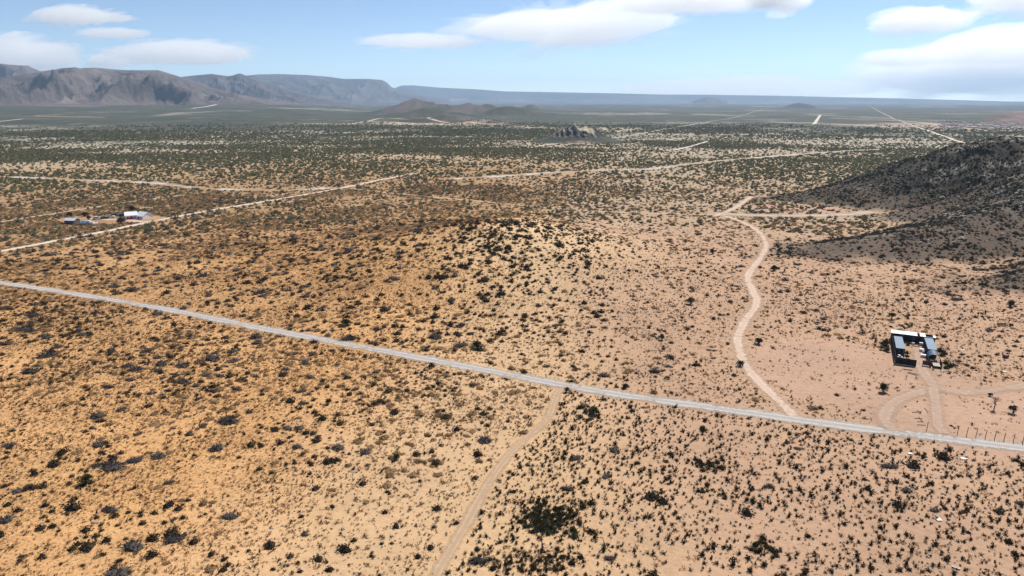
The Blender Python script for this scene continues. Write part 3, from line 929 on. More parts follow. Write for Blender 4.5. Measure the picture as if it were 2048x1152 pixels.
# ------------------------------------------------------------------ individuals: the 300 of each kind that show largest
KIND = {'spiky': ("creosote_bush", "olive spiky shrub"), 'cushion': ("brown_shrub", "dark brown rounded shrub"), 'grey': ("grey_shrub", "grey twiggy mound-shaped shrub")}
def places(x, y):
    """which recognisable place each plant stands in"""
    A, B, _, bare, mound = area_masks(x, y)
    dr, dt, dw = line_dist(x, y, LINES["gravel_road"]), line_dist(x, y, LINES["two_track"]), line_dist(x, y, LINES["winding_dirt_road"])
    th = at(1095, 1040)
    out = np.full(len(x), "", dtype=object)
    for c, w in ((A, "on sand right of the two-track"), (A & (x > 62), "on sand in the lower right corner"), (A & (np.hypot(x - th[0], y - th[1]) < 11), "around the green thicket right of the two-track"),
                 (B, "on open sand left of the two-track"), (B & (x < -45), "in the lower left, below the gravel road"), (B & (x < -45) & (y > 165), "at the left edge, just below the gravel road"),
                 (~A & ~B, "above the gravel road, left of the mound"), (~A & ~B & (x > 30), "between the mound and the winding dirt road"), (~A & ~B & (mound > .3), "on the slope of the central mound"),
                 (~A & ~B & (x > wind_x(y)), "right of the winding dirt road, around the compound"), ((A | B) & (dt < 5), "at the edge of the two-track"),
                 ((A | B) & (dr < 7), "on the lower verge of the gravel road"), (~A & ~B & (dr < 7), "on the upper verge of the gravel road"), (~A & ~B & (dw < 6), "beside the winding dirt road")):
        out[c] = w
    return out
STUFF_LABELS = {
 'spiky': "smaller olive shrubs scattered over the sand", 'cushion': "smaller dark brown shrubs scattered over the sand and mound",
 'grey': "smaller grey twiggy shrubs scattered towards the plain", 'green': "green leafy growth inside the foreground thickets",
 'straw': "straw-coloured dry grass and litter between the shrubs", 'red': "rust-brown dry tufts between the shrubs",
 'small': "tiny dark tufts and twigs on the sand", 'dry': "low dry brown shrubs between the dark ones, out to the wash", 'hill': "dense dark scrub on the right-hand hill",
 'far': "scrub covering the plain beyond the mound", 'stone': "small stones strewn over the near sand", 'rock': "pale rocks strewn over the right-hand hill"}
STUFF_NAMES = {'spiky': "olive_scrub", 'cushion': "brown_scrub", 'grey': "grey_scrub", 'green': "thicket_growth", 'straw': "dry_grass", 'red': "rust_tufts",
               'small': "small_tufts", 'dry': "dry_scrub", 'hill': "slope_scrub", 'far': "plain_scrub", 'stone': "sand_stones", 'rock': "slope_rocks"}
for si, kd in enumerate(SETS):
    if not SMALL[kd]: continue
    P = np.vstack([a[0] for a in SMALL[kd]]); Rz = np.concatenate([a[1] for a in SMALL[kd]]); S = np.vstack([a[2] for a in SMALL[kd]])
    rest = np.ones(len(P), bool)
    if kd in KIND:
        nm, what = KIND[kd]
        d = np.linalg.norm(P - np.array([0, 0, CAM_Z]), axis=1)
        inview = (np.abs(P[:, 0] / (P[:, 1] * math.cos(PITCH) + (CAM_Z - P[:, 2]) * math.sin(PITCH))) < 0.735) & (P[:, 1] > 97)
        order = np.argsort(np.where(inview, -S.max(1) / d, 1))[:300]
        rest[order] = False
        where = places(P[order, 0], P[order, 1])
        rr = np.random.default_rng(900 + si)
        for j, i in enumerate(order):
            o = SETS[kd][rr.integers(0, len(SETS[kd]))].copy(); o.name = nm
            COL.objects.link(o)
            o.location = P[i].tolist(); o.rotation_euler = (0, 0, float(Rz[i])); o.scale = S[i].tolist()
            tag(o, what + " " + where[j], "shrub", what + "s " + where[j])
    instancer(STUFF_NAMES[kd], P[rest], Rz[rest], S[rest], SETS[kd], STUFF_LABELS[kd], 70 + si)
    print(kd, len(P))
# ------------------------------------------------------------------ clouds
def vn3(p, s):
    return (vnoise(p[..., 0] + 3.1 * p[..., 1], p[..., 2] + 1.7 * p[..., 1], s) + vnoise(p[..., 1] * 1.3 + 7, p[..., 0] - p[..., 2], s + 3)) * 0.5

def cloud(px, py, lobes, tau, label, seed, base=1350.0, far=85000.0):
    """lobes: (dx, dz, half width, half height) in photo pixels about (px, py), turned into metres at the cloud's own distance"""
    low = max(l[3] * 0.55 - l[1] for l in lobes)
    el = max((201 - py - low) / FPX, 0.0135)
    dist = min((base - CAM_Z) / el, far)
    m = dist / FPX
    nu, nv = 72, 36
    u = np.linspace(0, 2 * np.pi, nu, endpoint=False); v = np.linspace(-np.pi / 2, np.pi / 2, nv)
    V, U = np.meshgrid(v, u, indexing='ij')
    hw = max(abs(l[0]) + l[2] for l in lobes); hh = max(abs(l[1]) + l[3] for l in lobes); hd = 0.6 * max(l[2] for l in lobes)
    D = np.stack([np.cos(U) * np.cos(V) * hw, np.sin(U) * np.cos(V) * hd, np.sin(V) * hh], -1)
    q = np.linspace(0.02, 1.15, 60)
    Pq = D[None] * q[:, None, None, None]
    F = np.zeros(Pq.shape[:-1])
    for dx, dz, w, h in lobes:
        zz = Pq[..., 2] - dz
        hz = np.where(zz > 0, h, h * 0.62)
        F = np.maximum(F, 1.0 - np.sqrt(((Pq[..., 0] - dx) / w) ** 2 + (Pq[..., 1] / (0.6 * w)) ** 2 + (zz / hz) ** 2))
    sc = 1.0 / (0.34 * max(hh, 0.2 * hw))
    nz = 0.62 * vn3(Pq * np.array([.45, .5, 1]) * sc, seed) + 0.38 * vn3(Pq * np.array([1.0, 1.0, 2.0]) * sc, seed + 11)
    F = F + 0.72 * (nz - 0.55)
    inside = F > 0
    k = np.argmax(~inside[3:], axis=0) + 3
    rad = np.where((~inside[3:]).any(0), q[k], q[-1])
    P = D * rad[..., None] * m
    me_v = P.reshape(-1, 3); faces = []
    for i in range(nv - 1):
        for j in range(nu):
            faces.append((i * nu + j, i * nu + (j + 1) % nu, (i + 1) * nu + (j + 1) % nu, (i + 1) * nu + j))
    b = NT("cloud_vapour")
    sv = b.new("ShaderNodeVolumeScatter")
    sv.inputs["Color"].default_value = (1.0, 0.985, 0.965, 1)
    sv.inputs["Density"].default_value = tau / (2 * hd * m * 0.8)
    sv.inputs["Anisotropy"].default_value = 0.38
    b.link(sv.outputs[0], b.out.inputs["Volume"])
    o = obj("cloud", me_v, faces, b.m, smooth_shade=True)
    o.location = ((px - 1024) * m / 1.0, dist, CAM_Z + (201 - py) * m)
    return tag(o, label, "cloud", "white clouds over the plain")

cloud(212, 50, [(-10, 0, 78, 20), (40, -2, 60, 11)], 2.2, "small white cloud, highest of those over the left mountains", 1)
cloud(272, 80, [(0, 0, 70, 11)], 1.8, "thin flat white streak of cloud below the highest left one", 2)
cloud(402, 118, [(0, 0, 140, 28), (-70, 3, 90, 16)], 2.6, "long flat-bottomed white cloud right of centre over the left mesa", 3)
cloud(254, 130, [(0, 0, 44, 17)], 1.8, "smallest round white cloud low over the left mountain ridge", 4)
cloud(50, 125, [(20, 0, 140, 38), (-60, 6, 90, 40)], 2.6, "white cloud bank resting behind the far left mountain", 5)
cloud(850, 95, [(0, 0, 118, 16), (40, 2, 80, 10)], 1.8, "thin white cloud tail left of the big central cloud", 6)
cloud(1110, 72, [(0, 0, 190, 36), (40, -12, 110, 34), (110, 14, 120, 40)], 2.6, "biggest central white cloud, rising towards the upper right", 7)
cloud(1370, 22, [(0, 0, 125, 32), (-70, -6, 90, 26)], 2.6, "white cloud at the top edge, right of the big central one", 8)
cloud(1520, 15, [(0, 0, 62, 32), (16, -10, 44, 26)], 2.6, "little ragged white cloud at the top edge", 9)
cloud(1797, 60, [(0, 0, 98, 28), (-40, -10, 60, 14)], 2.2, "lens-shaped white cloud high on the right", 10)
cloud(1990, 18, [(0, 0, 112, 36)], 2.2, "white cloud cut by the top right corner", 11)
cloud(1768, 126, [(0, 0, 88, 20)], 1.8, "soft white cloud above the right-hand cloud bank", 12)
cloud(1965, 145, [(0, 0, 190, 78), (-60, -14, 220, 46)], 3.6, "largest right-hand white cloud bank over the hill", 13)
cloud(1470, 182, [(0, 0, 250, 24), (100, 4, 170, 18)], 2.4, "faint long white cloud lying on the horizon", 14)

# ------------------------------------------------------------------ building bits
def box_vf(x0, y0, z0, x1, y1, z1):
    v = [(x, y, z) for z in (z0, z1) for y in (y0, y1) for x in (x0, x1)]
    return np.array(v, float), [(0, 2, 3, 1), (4, 5, 7, 6), (0, 1, 5, 4), (2, 6, 7, 3), (0, 4, 6, 2), (1, 3, 7, 5)]

def ridged_sheet(x0, x1, y0, y1, z0, z1, n, amp, th=0.03):
    """corrugated sheet: n ribs across x, sloping from z0 (y0) to z1 (y1)"""
    xs = np.linspace(x0, x1, 4 * n + 1)
    prof = np.array([0, 1, 1, 0] * n + [0]) * amp
    V = []
    for (y, z) in ((y0, z0), (y1, z1)):
        V += [(x, y, z + p) for x, p in zip(xs, prof)]
    for (y, z) in ((y0, z0), (y1, z1)):
        V += [(x, y, z + p - th) for x, p in zip(xs, prof)]
    m = len(xs); F = []
    for k in range(m - 1):
        F.append((k, k + 1, m + k + 1, m + k)); F.append((2 * m + k, 3 * m + k, 3 * m + k + 1, 2 * m + k + 1))
        F.append((k, 2 * m + k, 2 * m + k + 1, k + 1)); F.append((m + k, m + k + 1, 3 * m + k + 1, 3 * m + k))
    F.append((0, m, 3 * m, 2 * m)); F.append((m - 1, 3 * m - 1, 4 * m - 1, 2 * m - 1))
    return np.array(V, float), F

def corrugated_wall(length, z0, z1, n, amp):
    """upright corrugated sheet along x, facing -y"""
    v, f = ridged_sheet(0, length, z0, z1, 0, 0, n, amp)
    return np.stack([v[:, 0], -v[:, 2], v[:, 1]], 1), f

def tube(p0, p1, r0, r1, seg=6):
    p0, p1 = np.array(p0, float), np.array(p1, float)
    d = p1 - p0; d /= np.linalg.norm(d) + 1e-9
    w = np.cross(d, (0.31, 0.17, 0.93) if abs(d[2]) < 0.9 else (1, 0, 0)); w /= np.linalg.norm(w); u = np.cross(d, w)
    a = np.linspace(0, 2 * np.pi, seg, endpoint=False)
    ring = np.cos(a)[:, None] * w + np.sin(a)[:, None] * u
    V = np.vstack([p0 + r0 * ring, p1 + r1 * ring])
    F = [(k, (k + 1) % seg, seg + (k + 1) % seg, seg + k) for k in range(seg)] + [tuple(range(seg))[::-1], tuple(range(seg, 2 * seg))]
    return V, F

def build(name, parts, mat, parent=None, sm=False):
    v, f = merge(parts)
    return obj(name, v, f, mat, parent, sm)

M['steel_blue'] = plain("sky_tinted_steel", (0.20, 0.27, 0.34), 0.75, 0.0, 0.15, 0.6)  # blue-grey roofs: the sky's reflection is put into the colour
M['steel_white'] = plain("white_glare_steel", (0.72, 0.73, 0.74), 0.5, 0.0, 0.12, 0.7)  # on the shed roof the white holds the sun's reflection; elsewhere plain white
M['steel_dark'] = plain("shade_darkened_steel", (0.011, 0.014, 0.020), 0.7, 0.0, 0.3, 0.8)  # near-black: shade on walls turned from the sun is put into the colour
M['tarp_navy'] = plain("navy_tarpaulin", (0.045, 0.075, 0.13), 0.55, 0.0, 0.35, 1.2)
M['maroon'] = plain("maroon_paint", (0.12, 0.035, 0.035), 0.6)
M['wood'] = plain("weathered_wood", (0.16, 0.115, 0.08), 0.9, var=0.35, scale=6)
M['postwood'] = plain("post_wood", (0.12, 0.088, 0.066), 0.9, var=0.3, scale=8)
M['concrete'] = plain("pale_concrete", (0.42, 0.38, 0.33), 0.9)
M['whitebit'] = plain("white_plastic", (0.78, 0.76, 0.73), 0.6, var=0.08)
M['glass'] = plain("dark_glass", (0.02, 0.025, 0.03), 0.12, spec=0.6)
M['tyre'] = plain("tyre_rubber", (0.02, 0.02, 0.02), 0.8)
M['car_white'] = plain("white_car_paint", (0.75, 0.76, 0.78), 0.25, var=0.03, spec=0.5)
M['car_grey'] = plain("silver_car_paint", (0.40, 0.42, 0.45), 0.3, 0.3, 0.05, spec=0.5)
M['car_dark'] = plain("dark_car_paint", (0.03, 0.035, 0.045), 0.25, var=0.1, spec=0.5)
M['red'] = plain("red_paint", (0.45, 0.02, 0.02), 0.5)
M['tarp_blue'] = plain("blue_tarpaulin", (0.10, 0.17, 0.27), 0.6)
M['lavender'] = plain("pale_grey_roofing", (0.56, 0.56, 0.64), 0.6, var=0.1)
M['cabin'] = plain("board_wall", (0.10, 0.085, 0.075), 0.8)

def cp(a, b, z=0.0):
    p = CO + CA * a + CB * b
    return (p[0], p[1], float(H(p[0], p[1])) + z)

# ------------------------------------------------------------------ the fenced compound
def container(name, a, b, rz, length, body, roof, label, cat="container", doors=True):
    t = empty(name, cp(a, b), C_ROT + rz, label, cat)
    W, Hh = 2.44, 2.6
    build("body", [box_vf(0.04, 0.04, 0.12, length - 0.04, W - 0.04, Hh - 0.06)], body, t)
    build("roof", [ridged_sheet(0.02, length - 0.02, 0.02, W - 0.02, Hh - 0.03, Hh - 0.03, int(length / 0.45), 0.035)], roof, t)
    for nm, y, s in (("side_panel", 0.0, 1), ("side_panel", W, -1)):
        v, f = corrugated_wall(length - 0.2, 0.2, Hh - 0.12, int(length / 0.4), 0.035)
        v = v + np.array([0.1, y + 0.037 * s, 0]); obj(nm, v, f, body, t)
    for x in (0.0, length - 0.12):
        for y in (0.0, W - 0.12):
            build("corner_post", [box_vf(x - 0.004, y - 0.004, 0, x + 0.124, y + 0.124, Hh + 0.01)], body, t)
    if doors:
        for k in (0, 1):
            d = build("door", [box_vf(-0.05, 0.14 + k * 1.09, 0.2, 0.03, 0.14 + k * 1.09 + 1.06, Hh - 0.15)], body, t)
            build("lock_bar", [tube((-0.08, 0.4 + k * 1.1, 0.25), (-0.08, 0.4 + k * 1.1, Hh - 0.2), 0.025, 0.025)], M['car_grey'], d)
    return t
container("storage_container", 0.35 + 2.44, 7.4, math.pi / 2, 12.2, M['steel_dark'], M['steel_blue'], "long blue-grey roofed container along the compound's left side")
container("storage_container", 9.0 + 2.44, 10.3, math.pi / 2, 11.6, M['steel_dark'], M['steel_blue'], "blue-grey ribbed roof container along the compound's right side")

t = empty("long_shed", cp(0.0, 23.2), C_ROT, "long narrow shed with bright white roof across the compound's back", "shed")
build("wall", [box_vf(0.0, 0.1, 0, 12.3, 0.25, 2.25), box_vf(0.0, 2.35, 0, 12.3, 2.5, 2.5), box_vf(0.0, 0.26, 0, 0.15, 2.34, 2.4), box_vf(12.15, 0.26, 0, 12.3, 2.34, 2.4)], M['steel_dark'], t)
for k, (x0, x1) in enumerate(((-0.15, 1.9), (1.93, 5.3), (5.33, 7.3), (8.0, 9.6))):
    v, f = ridged_sheet(x0, x1, -0.15, 2.65, 2.34 + 0.02 * (k % 2), 2.62 + 0.02 * (k % 2), max(3, int((x1 - x0) / 0.45)), 0.03)
    obj("roof_sheet", v, f, M['steel_white'], t)
build("rafter", [box_vf(11.7, -0.1, 2.3, 12.4, 2.6, 2.42), box_vf(9.7, 0.0, 2.25, 11.6, 0.12, 2.37)], M['steel_white'], t)
build("cross_wall", [box_vf(7.4, 0.26, 0, 7.5, 2.34, 2.3)], M['steel_dark'], t)
for x in (2.6, 5.9, 8.6):
    build("door", [box_vf(x, 0.03, 0.05, x + 0.9, 0.09, 2.0)], M['cabin'], t)

def panel_wall(name, a, b, rz, length, h, mat, label, cat="wall", step=1.9):
    t = empty(name, cp(a, b), C_ROT + rz, label, cat)
    n = max(1, int(round(length / step))); L = length / n
    for k in range(n):
        v, f = corrugated_wall(L - 0.03, 0.03, h - 0.05 * ((k * 7) % 3), max(3, int(L / 0.22)), 0.03)
        obj("panel", v + np.array([k * L, 0.02 * (k % 2), 0]), f, mat, t)
        build("post", [box_vf(k * L - 0.05, 0.07, 0, k * L + 0.05, 0.17, h + 0.05)], M['postwood'], t)
    return t
panel_wall("sheet_wall", 0.0, 23.0, -math.pi / 2, 23.0, 2.2, M['steel_dark'], "long dark metal sheet wall closing the compound's left side")
panel_wall("sheet_wall", 0.0, 0.0, 0.0, 5.4, 2.1, M['steel_dark'], "dark metal front wall left of the compound's entrance")
panel_wall("sheet_wall", 11.9, 0.6, math.pi / 2, 5.4, 1.7, M['steel_dark'], "short dark sheet wall at the compound's front right")
panel_wall("sheet_wall", 9.2, 0.6, math.pi / 2, 9.5, 1.5, M['steel_dark'], "low dark sheet fence right of the compound's drive")

t = empty("gate_panel", cp(7.1, 1.6), C_ROT + 0.05, "maroon metal gate leaf standing in the compound's entrance", "gate")
build("sheet", [box_vf(0, 0, 0.35, 2.0, 0.05, 1.6)], M['maroon'], t)
build("frame", [tube((0, 0.02, 0.3), (2, 0.02, 0.3), .04, .04), tube((0, 0.02, 1.65), (2, 0.02, 1.65), .04, .04), tube((0, 0.02, 0), (0, 0.02, 1.7), .04, .04), tube((2, 0.02, 0), (2, 0.02, 1.7), .04, .04)], M['postwood'], t)

# navy arched canopy behind the right container
t = empty("arched_canopy", cp(9.0, 5.4), C_ROT, "dark navy arched tarpaulin canopy in front of the right container", "canopy")
a = np.linspace(0, np.pi, 17); ys = np.linspace(0, 4.6, 9); V = []; 
for y in ys:
    for q in a: V.append((1.35 - 1.5 * math.cos(q), y, 1.35 + 1.25 * math.sin(q) - 0.06 * math.sin(y * 2.7) ** 2))
F = [(i * 17 + j, i * 17 + j + 1, (i + 1) * 17 + j + 1, (i + 1) * 17 + j) for i in range(8) for j in range(16)]
cv = obj("cover", V, F, M['tarp_navy'], t, True); sm_ = cv.modifiers.new("thickness", 'SOLIDIFY'); sm_.thickness = 0.03
for y in (0.05, 2.3, 4.55):
    for x in (-0.14, 2.84):
        build("pole", [tube((x, y, 0), (x, y, 1.36), 0.04, 0.04)], M['car_grey'], t)
t = empty("lean_to", cp(9.4, 9.7), C_ROT, "low pale metal lean-to between canopy and right container", "shelter")
obj("roof", *ridged_sheet(-0.4, 2.2, 0.3, 0.55, 2.1, 2.1, 6, 0.03), M['steel_blue'], t)
for x in (-0.3, 2.1): build("post", [tube((x, 0.4, 0), (x, 0.4, 2.07), .05, .05)], M['postwood'], t)

t = empty("flat_trailer", cp(9.5, 0.8), C_ROT + math.pi / 2, "pale flat-bed trailer parked at the compound's front right corner", "trailer")
for k in range(8):
    build("plank", [box_vf(0.1 + 0.5 * k, -2.1, 0.62 + 0.008 * (k % 2), 0.1 + 0.5 * k + 0.46, -0.3, 0.68 + 0.008 * (k % 2))], M['concrete'], t)
build("frame", [box_vf(0, -2.15, 0.48, 4.2, -2.02, 0.6), box_vf(0, -0.38, 0.48, 4.2, -0.25, 0.6), tube((4.2, -1.2, 0.5), (5.3, -1.2, 0.45), .06, .05)], M['steel_dark'], t)
def wheel(parent, x, y, z, r, w):
    wh = build("wheel", [tube((x, y - w / 2, z), (x, y + w / 2, z), r, r, 12)], M['tyre'], parent)
    build("rim", [tube((x, y - w / 2 - .01, z), (x, y + w / 2 + .01, z), r * .55, r * .55, 8)], M['car_grey'], wh)
for y in (-2.3, -0.1): wheel(t, 1.8, y, 0.36, 0.36, 0.2)

t = empty("water_tank", cp(1.4, 3.4), C_ROT, "small pale plastic tank inside the compound's left wall", "tank")
a = np.linspace(0, 2 * np.pi, 14, endpoint=False); V = []; prof = [(0.75, 0), (0.8, .1), (0.8, 1.0), (0.72, 1.2), (0.3, 1.38), (0.28, 1.5)]
for rr_, zz in prof: V += [(rr_ * math.cos(q), rr_ * math.sin(q), zz) for q in a]
F = [(i * 14 + j, i * 14 + (j + 1) % 14, (i + 1) * 14 + (j + 1) % 14, (i + 1) * 14 + j) for i in range(5) for j in range(14)]
obj("shell", V, F, M['whitebit'], t, True)
build("lid", [tube((0, 0, 1.49), (0, 0, 1.55), 0.32, 0.30, 14)], M['steel_blue'], t)

def junk(name, a, b, kind, label, cat, mat, s=1.0, rz=0.0, loc=None):
    p = loc if loc is not None else cp(a, b)
    t = empty(name, p, rz, label, cat)
    if kind == 'box':
        build("shell", [box_vf(-.5 * s, -.35 * s, 0, .5 * s, .35 * s, .6 * s)], mat, t)
        build("lid", [box_vf(-.53 * s, -.38 * s, .603 * s, .53 * s, .38 * s, .68 * s)], mat, t)
    elif kind == 'drum':
        build("barrel", [tube((0, 0, 0), (0, 0, .9 * s), .3 * s, .3 * s, 12)], mat, t)
        build("hoop", [tube((0, 0, .28 * s), (0, 0, .33 * s), .32 * s, .32 * s, 12), tube((0, 0, .58 * s), (0, 0, .63 * s), .32 * s, .32 * s, 12)], mat, t)
    elif kind == 'planks':
        for k in range(5):
            v, f = box_vf(-1.1 * s, -.08 * s, 0, 1.1 * s, .08 * s, .05)
            q = 0.25 * math.sin(k * 2.3); c, sn = math.cos(q), math.sin(q)
            v = np.stack([v[:, 0] * c - v[:, 1] * sn, v[:, 0] * sn + v[:, 1] * c + (k - 2) * .22 * s, v[:, 2] + .05 * (k % 2) + .01], 1)
            obj("plank", v, f, mat, t)
    return t
junk("crate", 8.6, 21.6, 'box', "small white box at the compound's back right, under the shed", "box", M['whitebit'], 1.3, C_ROT)
junk("crate", 6.2, 21.4, 'box', "white box in front of the back shed's middle door", "box", M['whitebit'], 0.8, C_ROT)
junk("crate", 8.1, 15.2, 'box', "pale box nearest the right container's middle", "box", M['whitebit'], 1.2, C_ROT + .3)
junk("barrel", 8.2, 12.6, 'drum', "dark grey drum beside the right container", "drum", M['car_grey'], 1.2)
junk("crate", 8.0, 9.6, 'box', "white box by the corner of the right container", "box", M['whitebit'], 1.3, C_ROT - .2)
junk("barrel", 1.3, 5.9, 'drum', "white drum inside the left wall by the container doors", "drum", M['whitebit'], 1.1)
junk("plank_pile", 6.8, 19.6, 'planks', "loose dark planks lying before the back shed", "planks", M['wood'], 1.0, C_ROT)
junk("plank_pile", 12.2, -1.0, 'planks', "pale boards scattered at the compound's front right corner", "planks", M['concrete'], .9, C_ROT + .4)
junk("plank_pile", 15.5, 12.0, 'planks', "pale rubble boards in the brush right of the compound", "planks", M['concrete'], .9, C_ROT + 1.2)
junk("plank_pile", 17.5, 8.0, 'planks', "grey boards lying furthest right of the compound", "planks", M['wood'], 1.0, C_ROT + .3)
junk("plank_pile", 3.2, -4.0, 'planks', "few weathered boards on bare earth before the front wall", "planks", M['wood'], .9, C_ROT)
def pl(px, py): 
    p = at(px, py); return (p[0], p[1], float(H(p[0], p[1])))
junk("plank_pile", 0, 0, 'planks', "weathered boards beside the compound drive, near the pink brush", "planks", M['wood'], 1.3, 2.2, pl(1826, 748))

# brush growing in and around the compound
for i, (a_, b_, kd, s_) in enumerate(((-1.6, 19, 'green', 1.5), (-1.9, 15.5, 'green', 1.3), (-1.5, 12, 'green', 1.2), (-2.6, 17.3, 'cushion', 1.2), (-3.0, 13.4, 'cushion', 1.1),
        (13.4, 17.5, 'green', 1.4), (14.2, 15.5, 'green', 1.2), (13.3, 13.2, 'green', 1.1), (13.6, 6.5, 'green', 1.2), (14.3, 4.0, 'green', 1.3), (15.4, 5.5, 'grey', 1.3), (13.1, 2.0, 'green', 1.0),
        (3.6, 8.2, 'green', .9), (3.9, 11.5, 'green', .9), (4.2, 5.4, 'straw', 1.2), (4.6, 19.5, 'green', .8), (5.0, 17.5, 'straw', 1.0), (3.5, 3.6, 'green', 1.0), (4.7, 3.0, 'straw', 1.0), (6.8, 22.0, 'green', .7),
        (17, 9.5, 'grey', 1.1), (19, 7, 'cushion', .9), (16.5, 2.5, 'straw', 1.3), (15.0, 9.0, 'straw', 1.4))):
    sp = SETS[kd][i % len(SETS[kd])].copy(); sp.name = {'green': "green_bush", 'cushion': "brown_shrub", 'grey': "grey_shrub", 'straw': "dry_bush"}[kd]
    COL.objects.link(sp); sp.location = cp(a_, b_, -0.05); sp.scale = (s_, s_, s_); sp.rotation_euler = (0, 0, i * 1.7)
    where = "inside the compound yard" if 0 < a_ < 12 else ("against the compound's left wall" if a_ < 0 else "right of the compound")
    depth = ", near the front" if b_ < 5 else (", a third of the way back" if b_ < 10.5 else (", half way back" if b_ < 15.3 else ", near the back"))
    tag(sp, {'green': ("tall " if s_ > 1.1 else "low ") + "green bush", 'cushion': "dark brown shrub", 'grey': "grey twiggy shrub", 'straw': "straw-coloured dry bush"}[kd] + " " + where + depth, "shrub", "brush " + where)

# ------------------------------------------------------------------ trees and big single bushes
def leafy_tree(px, py, rad, hgt, seed, label, name="dark_bush", mat='green', flat=1.0):
    r = np.random.default_rng(seed); p = pl(px, py)
    t = empty(name, p, r.uniform(0, 6), label, "bush" if name != "tree" else "tree")
    parts = []; tips = []
    for k in range(6):
        d = dirs(r, 1, 45, 80)[0]; e = d * hgt * r.uniform(.5, .75)
        parts.append(tube((r.normal(0, .08), r.normal(0, .08), -.1), e, .07 * rad, .02 * rad, 5)); tips.append(e)
    build("trunk", parts, M['bark'], t)
    parts = []
    for k in range(15):
        c = dirs(r, 1, 0, 85)[0] * np.array([rad * .72, rad * .72, hgt * .45 * flat]) * r.uniform(.35, 1.0) + np.array([0, 0, hgt * .45])
        n = 60; D = dirs(r, n, -50, 88)
        P = c + D * (rad * .36 * r.uniform(.4, 1, n) ** .5)[:, None] * np.array([1, 1, .8])
        parts.append(leaf_quads(P, D + r.normal(0, .6, (n, 3)), rad * .18, rad * .13, r))
    build("crown", parts, M[mat], t)
    return t
for i, (px, py, rd, hg, lb) in enumerate((
    (1783, 638, 1.7, 2.6, "round dark green bush just behind the compound"),
    (1767, 784, 1.6, 2.2, "dark green bush between the compound and the gravel road"),
    (2021, 614, 1.9, 2.0, "dark bush far right, at the foot of the hill"),
    (1517, 688, 1.6, 1.9, "dark bush just right of the winding dirt road"),
    (1480, 732, 1.4, 1.4, "flat dark bush left of the winding dirt road"),
    (1548, 541, 2.0, 2.2, "dark bush beside the bend of the winding dirt road"),
    (1381, 608, 1.8, 2.2, "dark bush alone left of the winding dirt road"),
    (1324, 680, 1.3, 1.7, "dark bush halfway between the mound and the winding road"),
    (1425, 508, 1.9, 2.4, "dark bush left of the winding road's upper bend"),
    (2026, 826, 1.2, 2.0, "olive bush leaning beside the bare grey tree"),
    (954, 696, 1.7, 2.0, "dark bush just above the gravel road, below the mound"),
    (692, 650, 1.8, 1.9, "dark green bush above the gravel road, left of the mound"),
    (120, 918, 1.1, 1.9, "bright green upright bush at the lower left"),
    (172, 968, 1.6, 1.8, "largest dark green bush at the lower left"),
    (1134, 784, 1.0, 1.2, "dark bush where the two-track meets the gravel road"),
    (1188, 828, 1.5, 1.5, "grey-green bush right of the top of the two-track"),
    (794, 918, 1.0, 1.0, "lone black-green bush on bare sand left of the two-track"),
    (1980, 792, 0.7, 0.9, "small dark bush left of the bare grey tree"),
    (1250, 776, 1.1, 1.0, "dark bush on the upper verge of the gravel road"),
)): leafy_tree(px, py, rd, hg, 300 + i, lb)

def bare_tree(px, py, hgt, seed, label, depth=4, name="bare_tree"):
    r = np.random.default_rng(seed); p = pl(px, py)
    t = empty(name, p, 0.0, label, "tree")
    trunk, br = [], []
    def go(p0, d, L, rad, lev):
        p1 = p0 + d * L
        (trunk if lev == 0 else br).append(tube(p0, p1, rad, rad * .65, 6 if lev < 2 else 4))
        if lev >= depth: return
        for _ in range(4 if lev < 2 else 3):
            nd = d + r.normal(0, .62, 3) + np.array([0, 0, .15]); nd /= np.linalg.norm(nd)
            go(p1, nd, L * r.uniform(.6, .85), rad * .6, lev + 1)
    go(np.array([0, 0, -.1]), np.array([.05, 0, 1.0]), hgt * .25, hgt * .03, 0)
    build("trunk", trunk, M['bark'], t); build("branches", br, M['bark'], t)
bare_tree(1988, 818, 5.0, 12, "bare leafless grey tree with fanned branches right of the drive")
bare_tree(2022, 842, 1.6, 6, "low bare purple-grey bush below the olive bush", 3, "bare_bush")
bare_tree(1693, 777, 1.7, 9, "bare twiggy bush on red earth left of the compound", 3, "bare_bush")
bare_tree(1813, 757, 1.9, 8, "pinkish bare bush at the compound drive's left edge", 3, "bare_bush")

# ------------------------------------------------------------------ fence posts, poles, litter
def post(px, py, h, label, lean=0.05, grp="fence posts along the right side of the gravel road"):
    p = pl(px, py)
    o = build("fence_post", [tube((0, 0, -.3), (lean, 0.02, h), .08, .07, 7)], M['postwood'])
    o.location = p
    return tag(o, label, "post", grp)
ordn = ["first", "second", "third", "fourth", "fifth", "sixth", "seventh"]
for k in range(8):
    px = 1914.5 + 18.6 * k; py = 867 + 2.75 * k
    post(px, py, 1.95, ("%s post from the left in the row by the gravel road" % ordn[k]) if k < 7 else "last post of the row, at the right picture edge", 0.16)
post(1853.5, 859, 2.0, "lone upright post left of the fence row", 0.08)
def pole(px0, py0, px1, py1, label, r=.07):
    a, b = np.array(pl(px0, py0)), np.array(pl(px1, py1))
    o = build("wooden_pole", [tube((0, 0, r), b - a + np.array([0, 0, r + .03]), r, r * .8, 7)], M['postwood'])
    o.location = a.tolist()
    return tag(o, label, "pole", "poles lying on the bare earth")
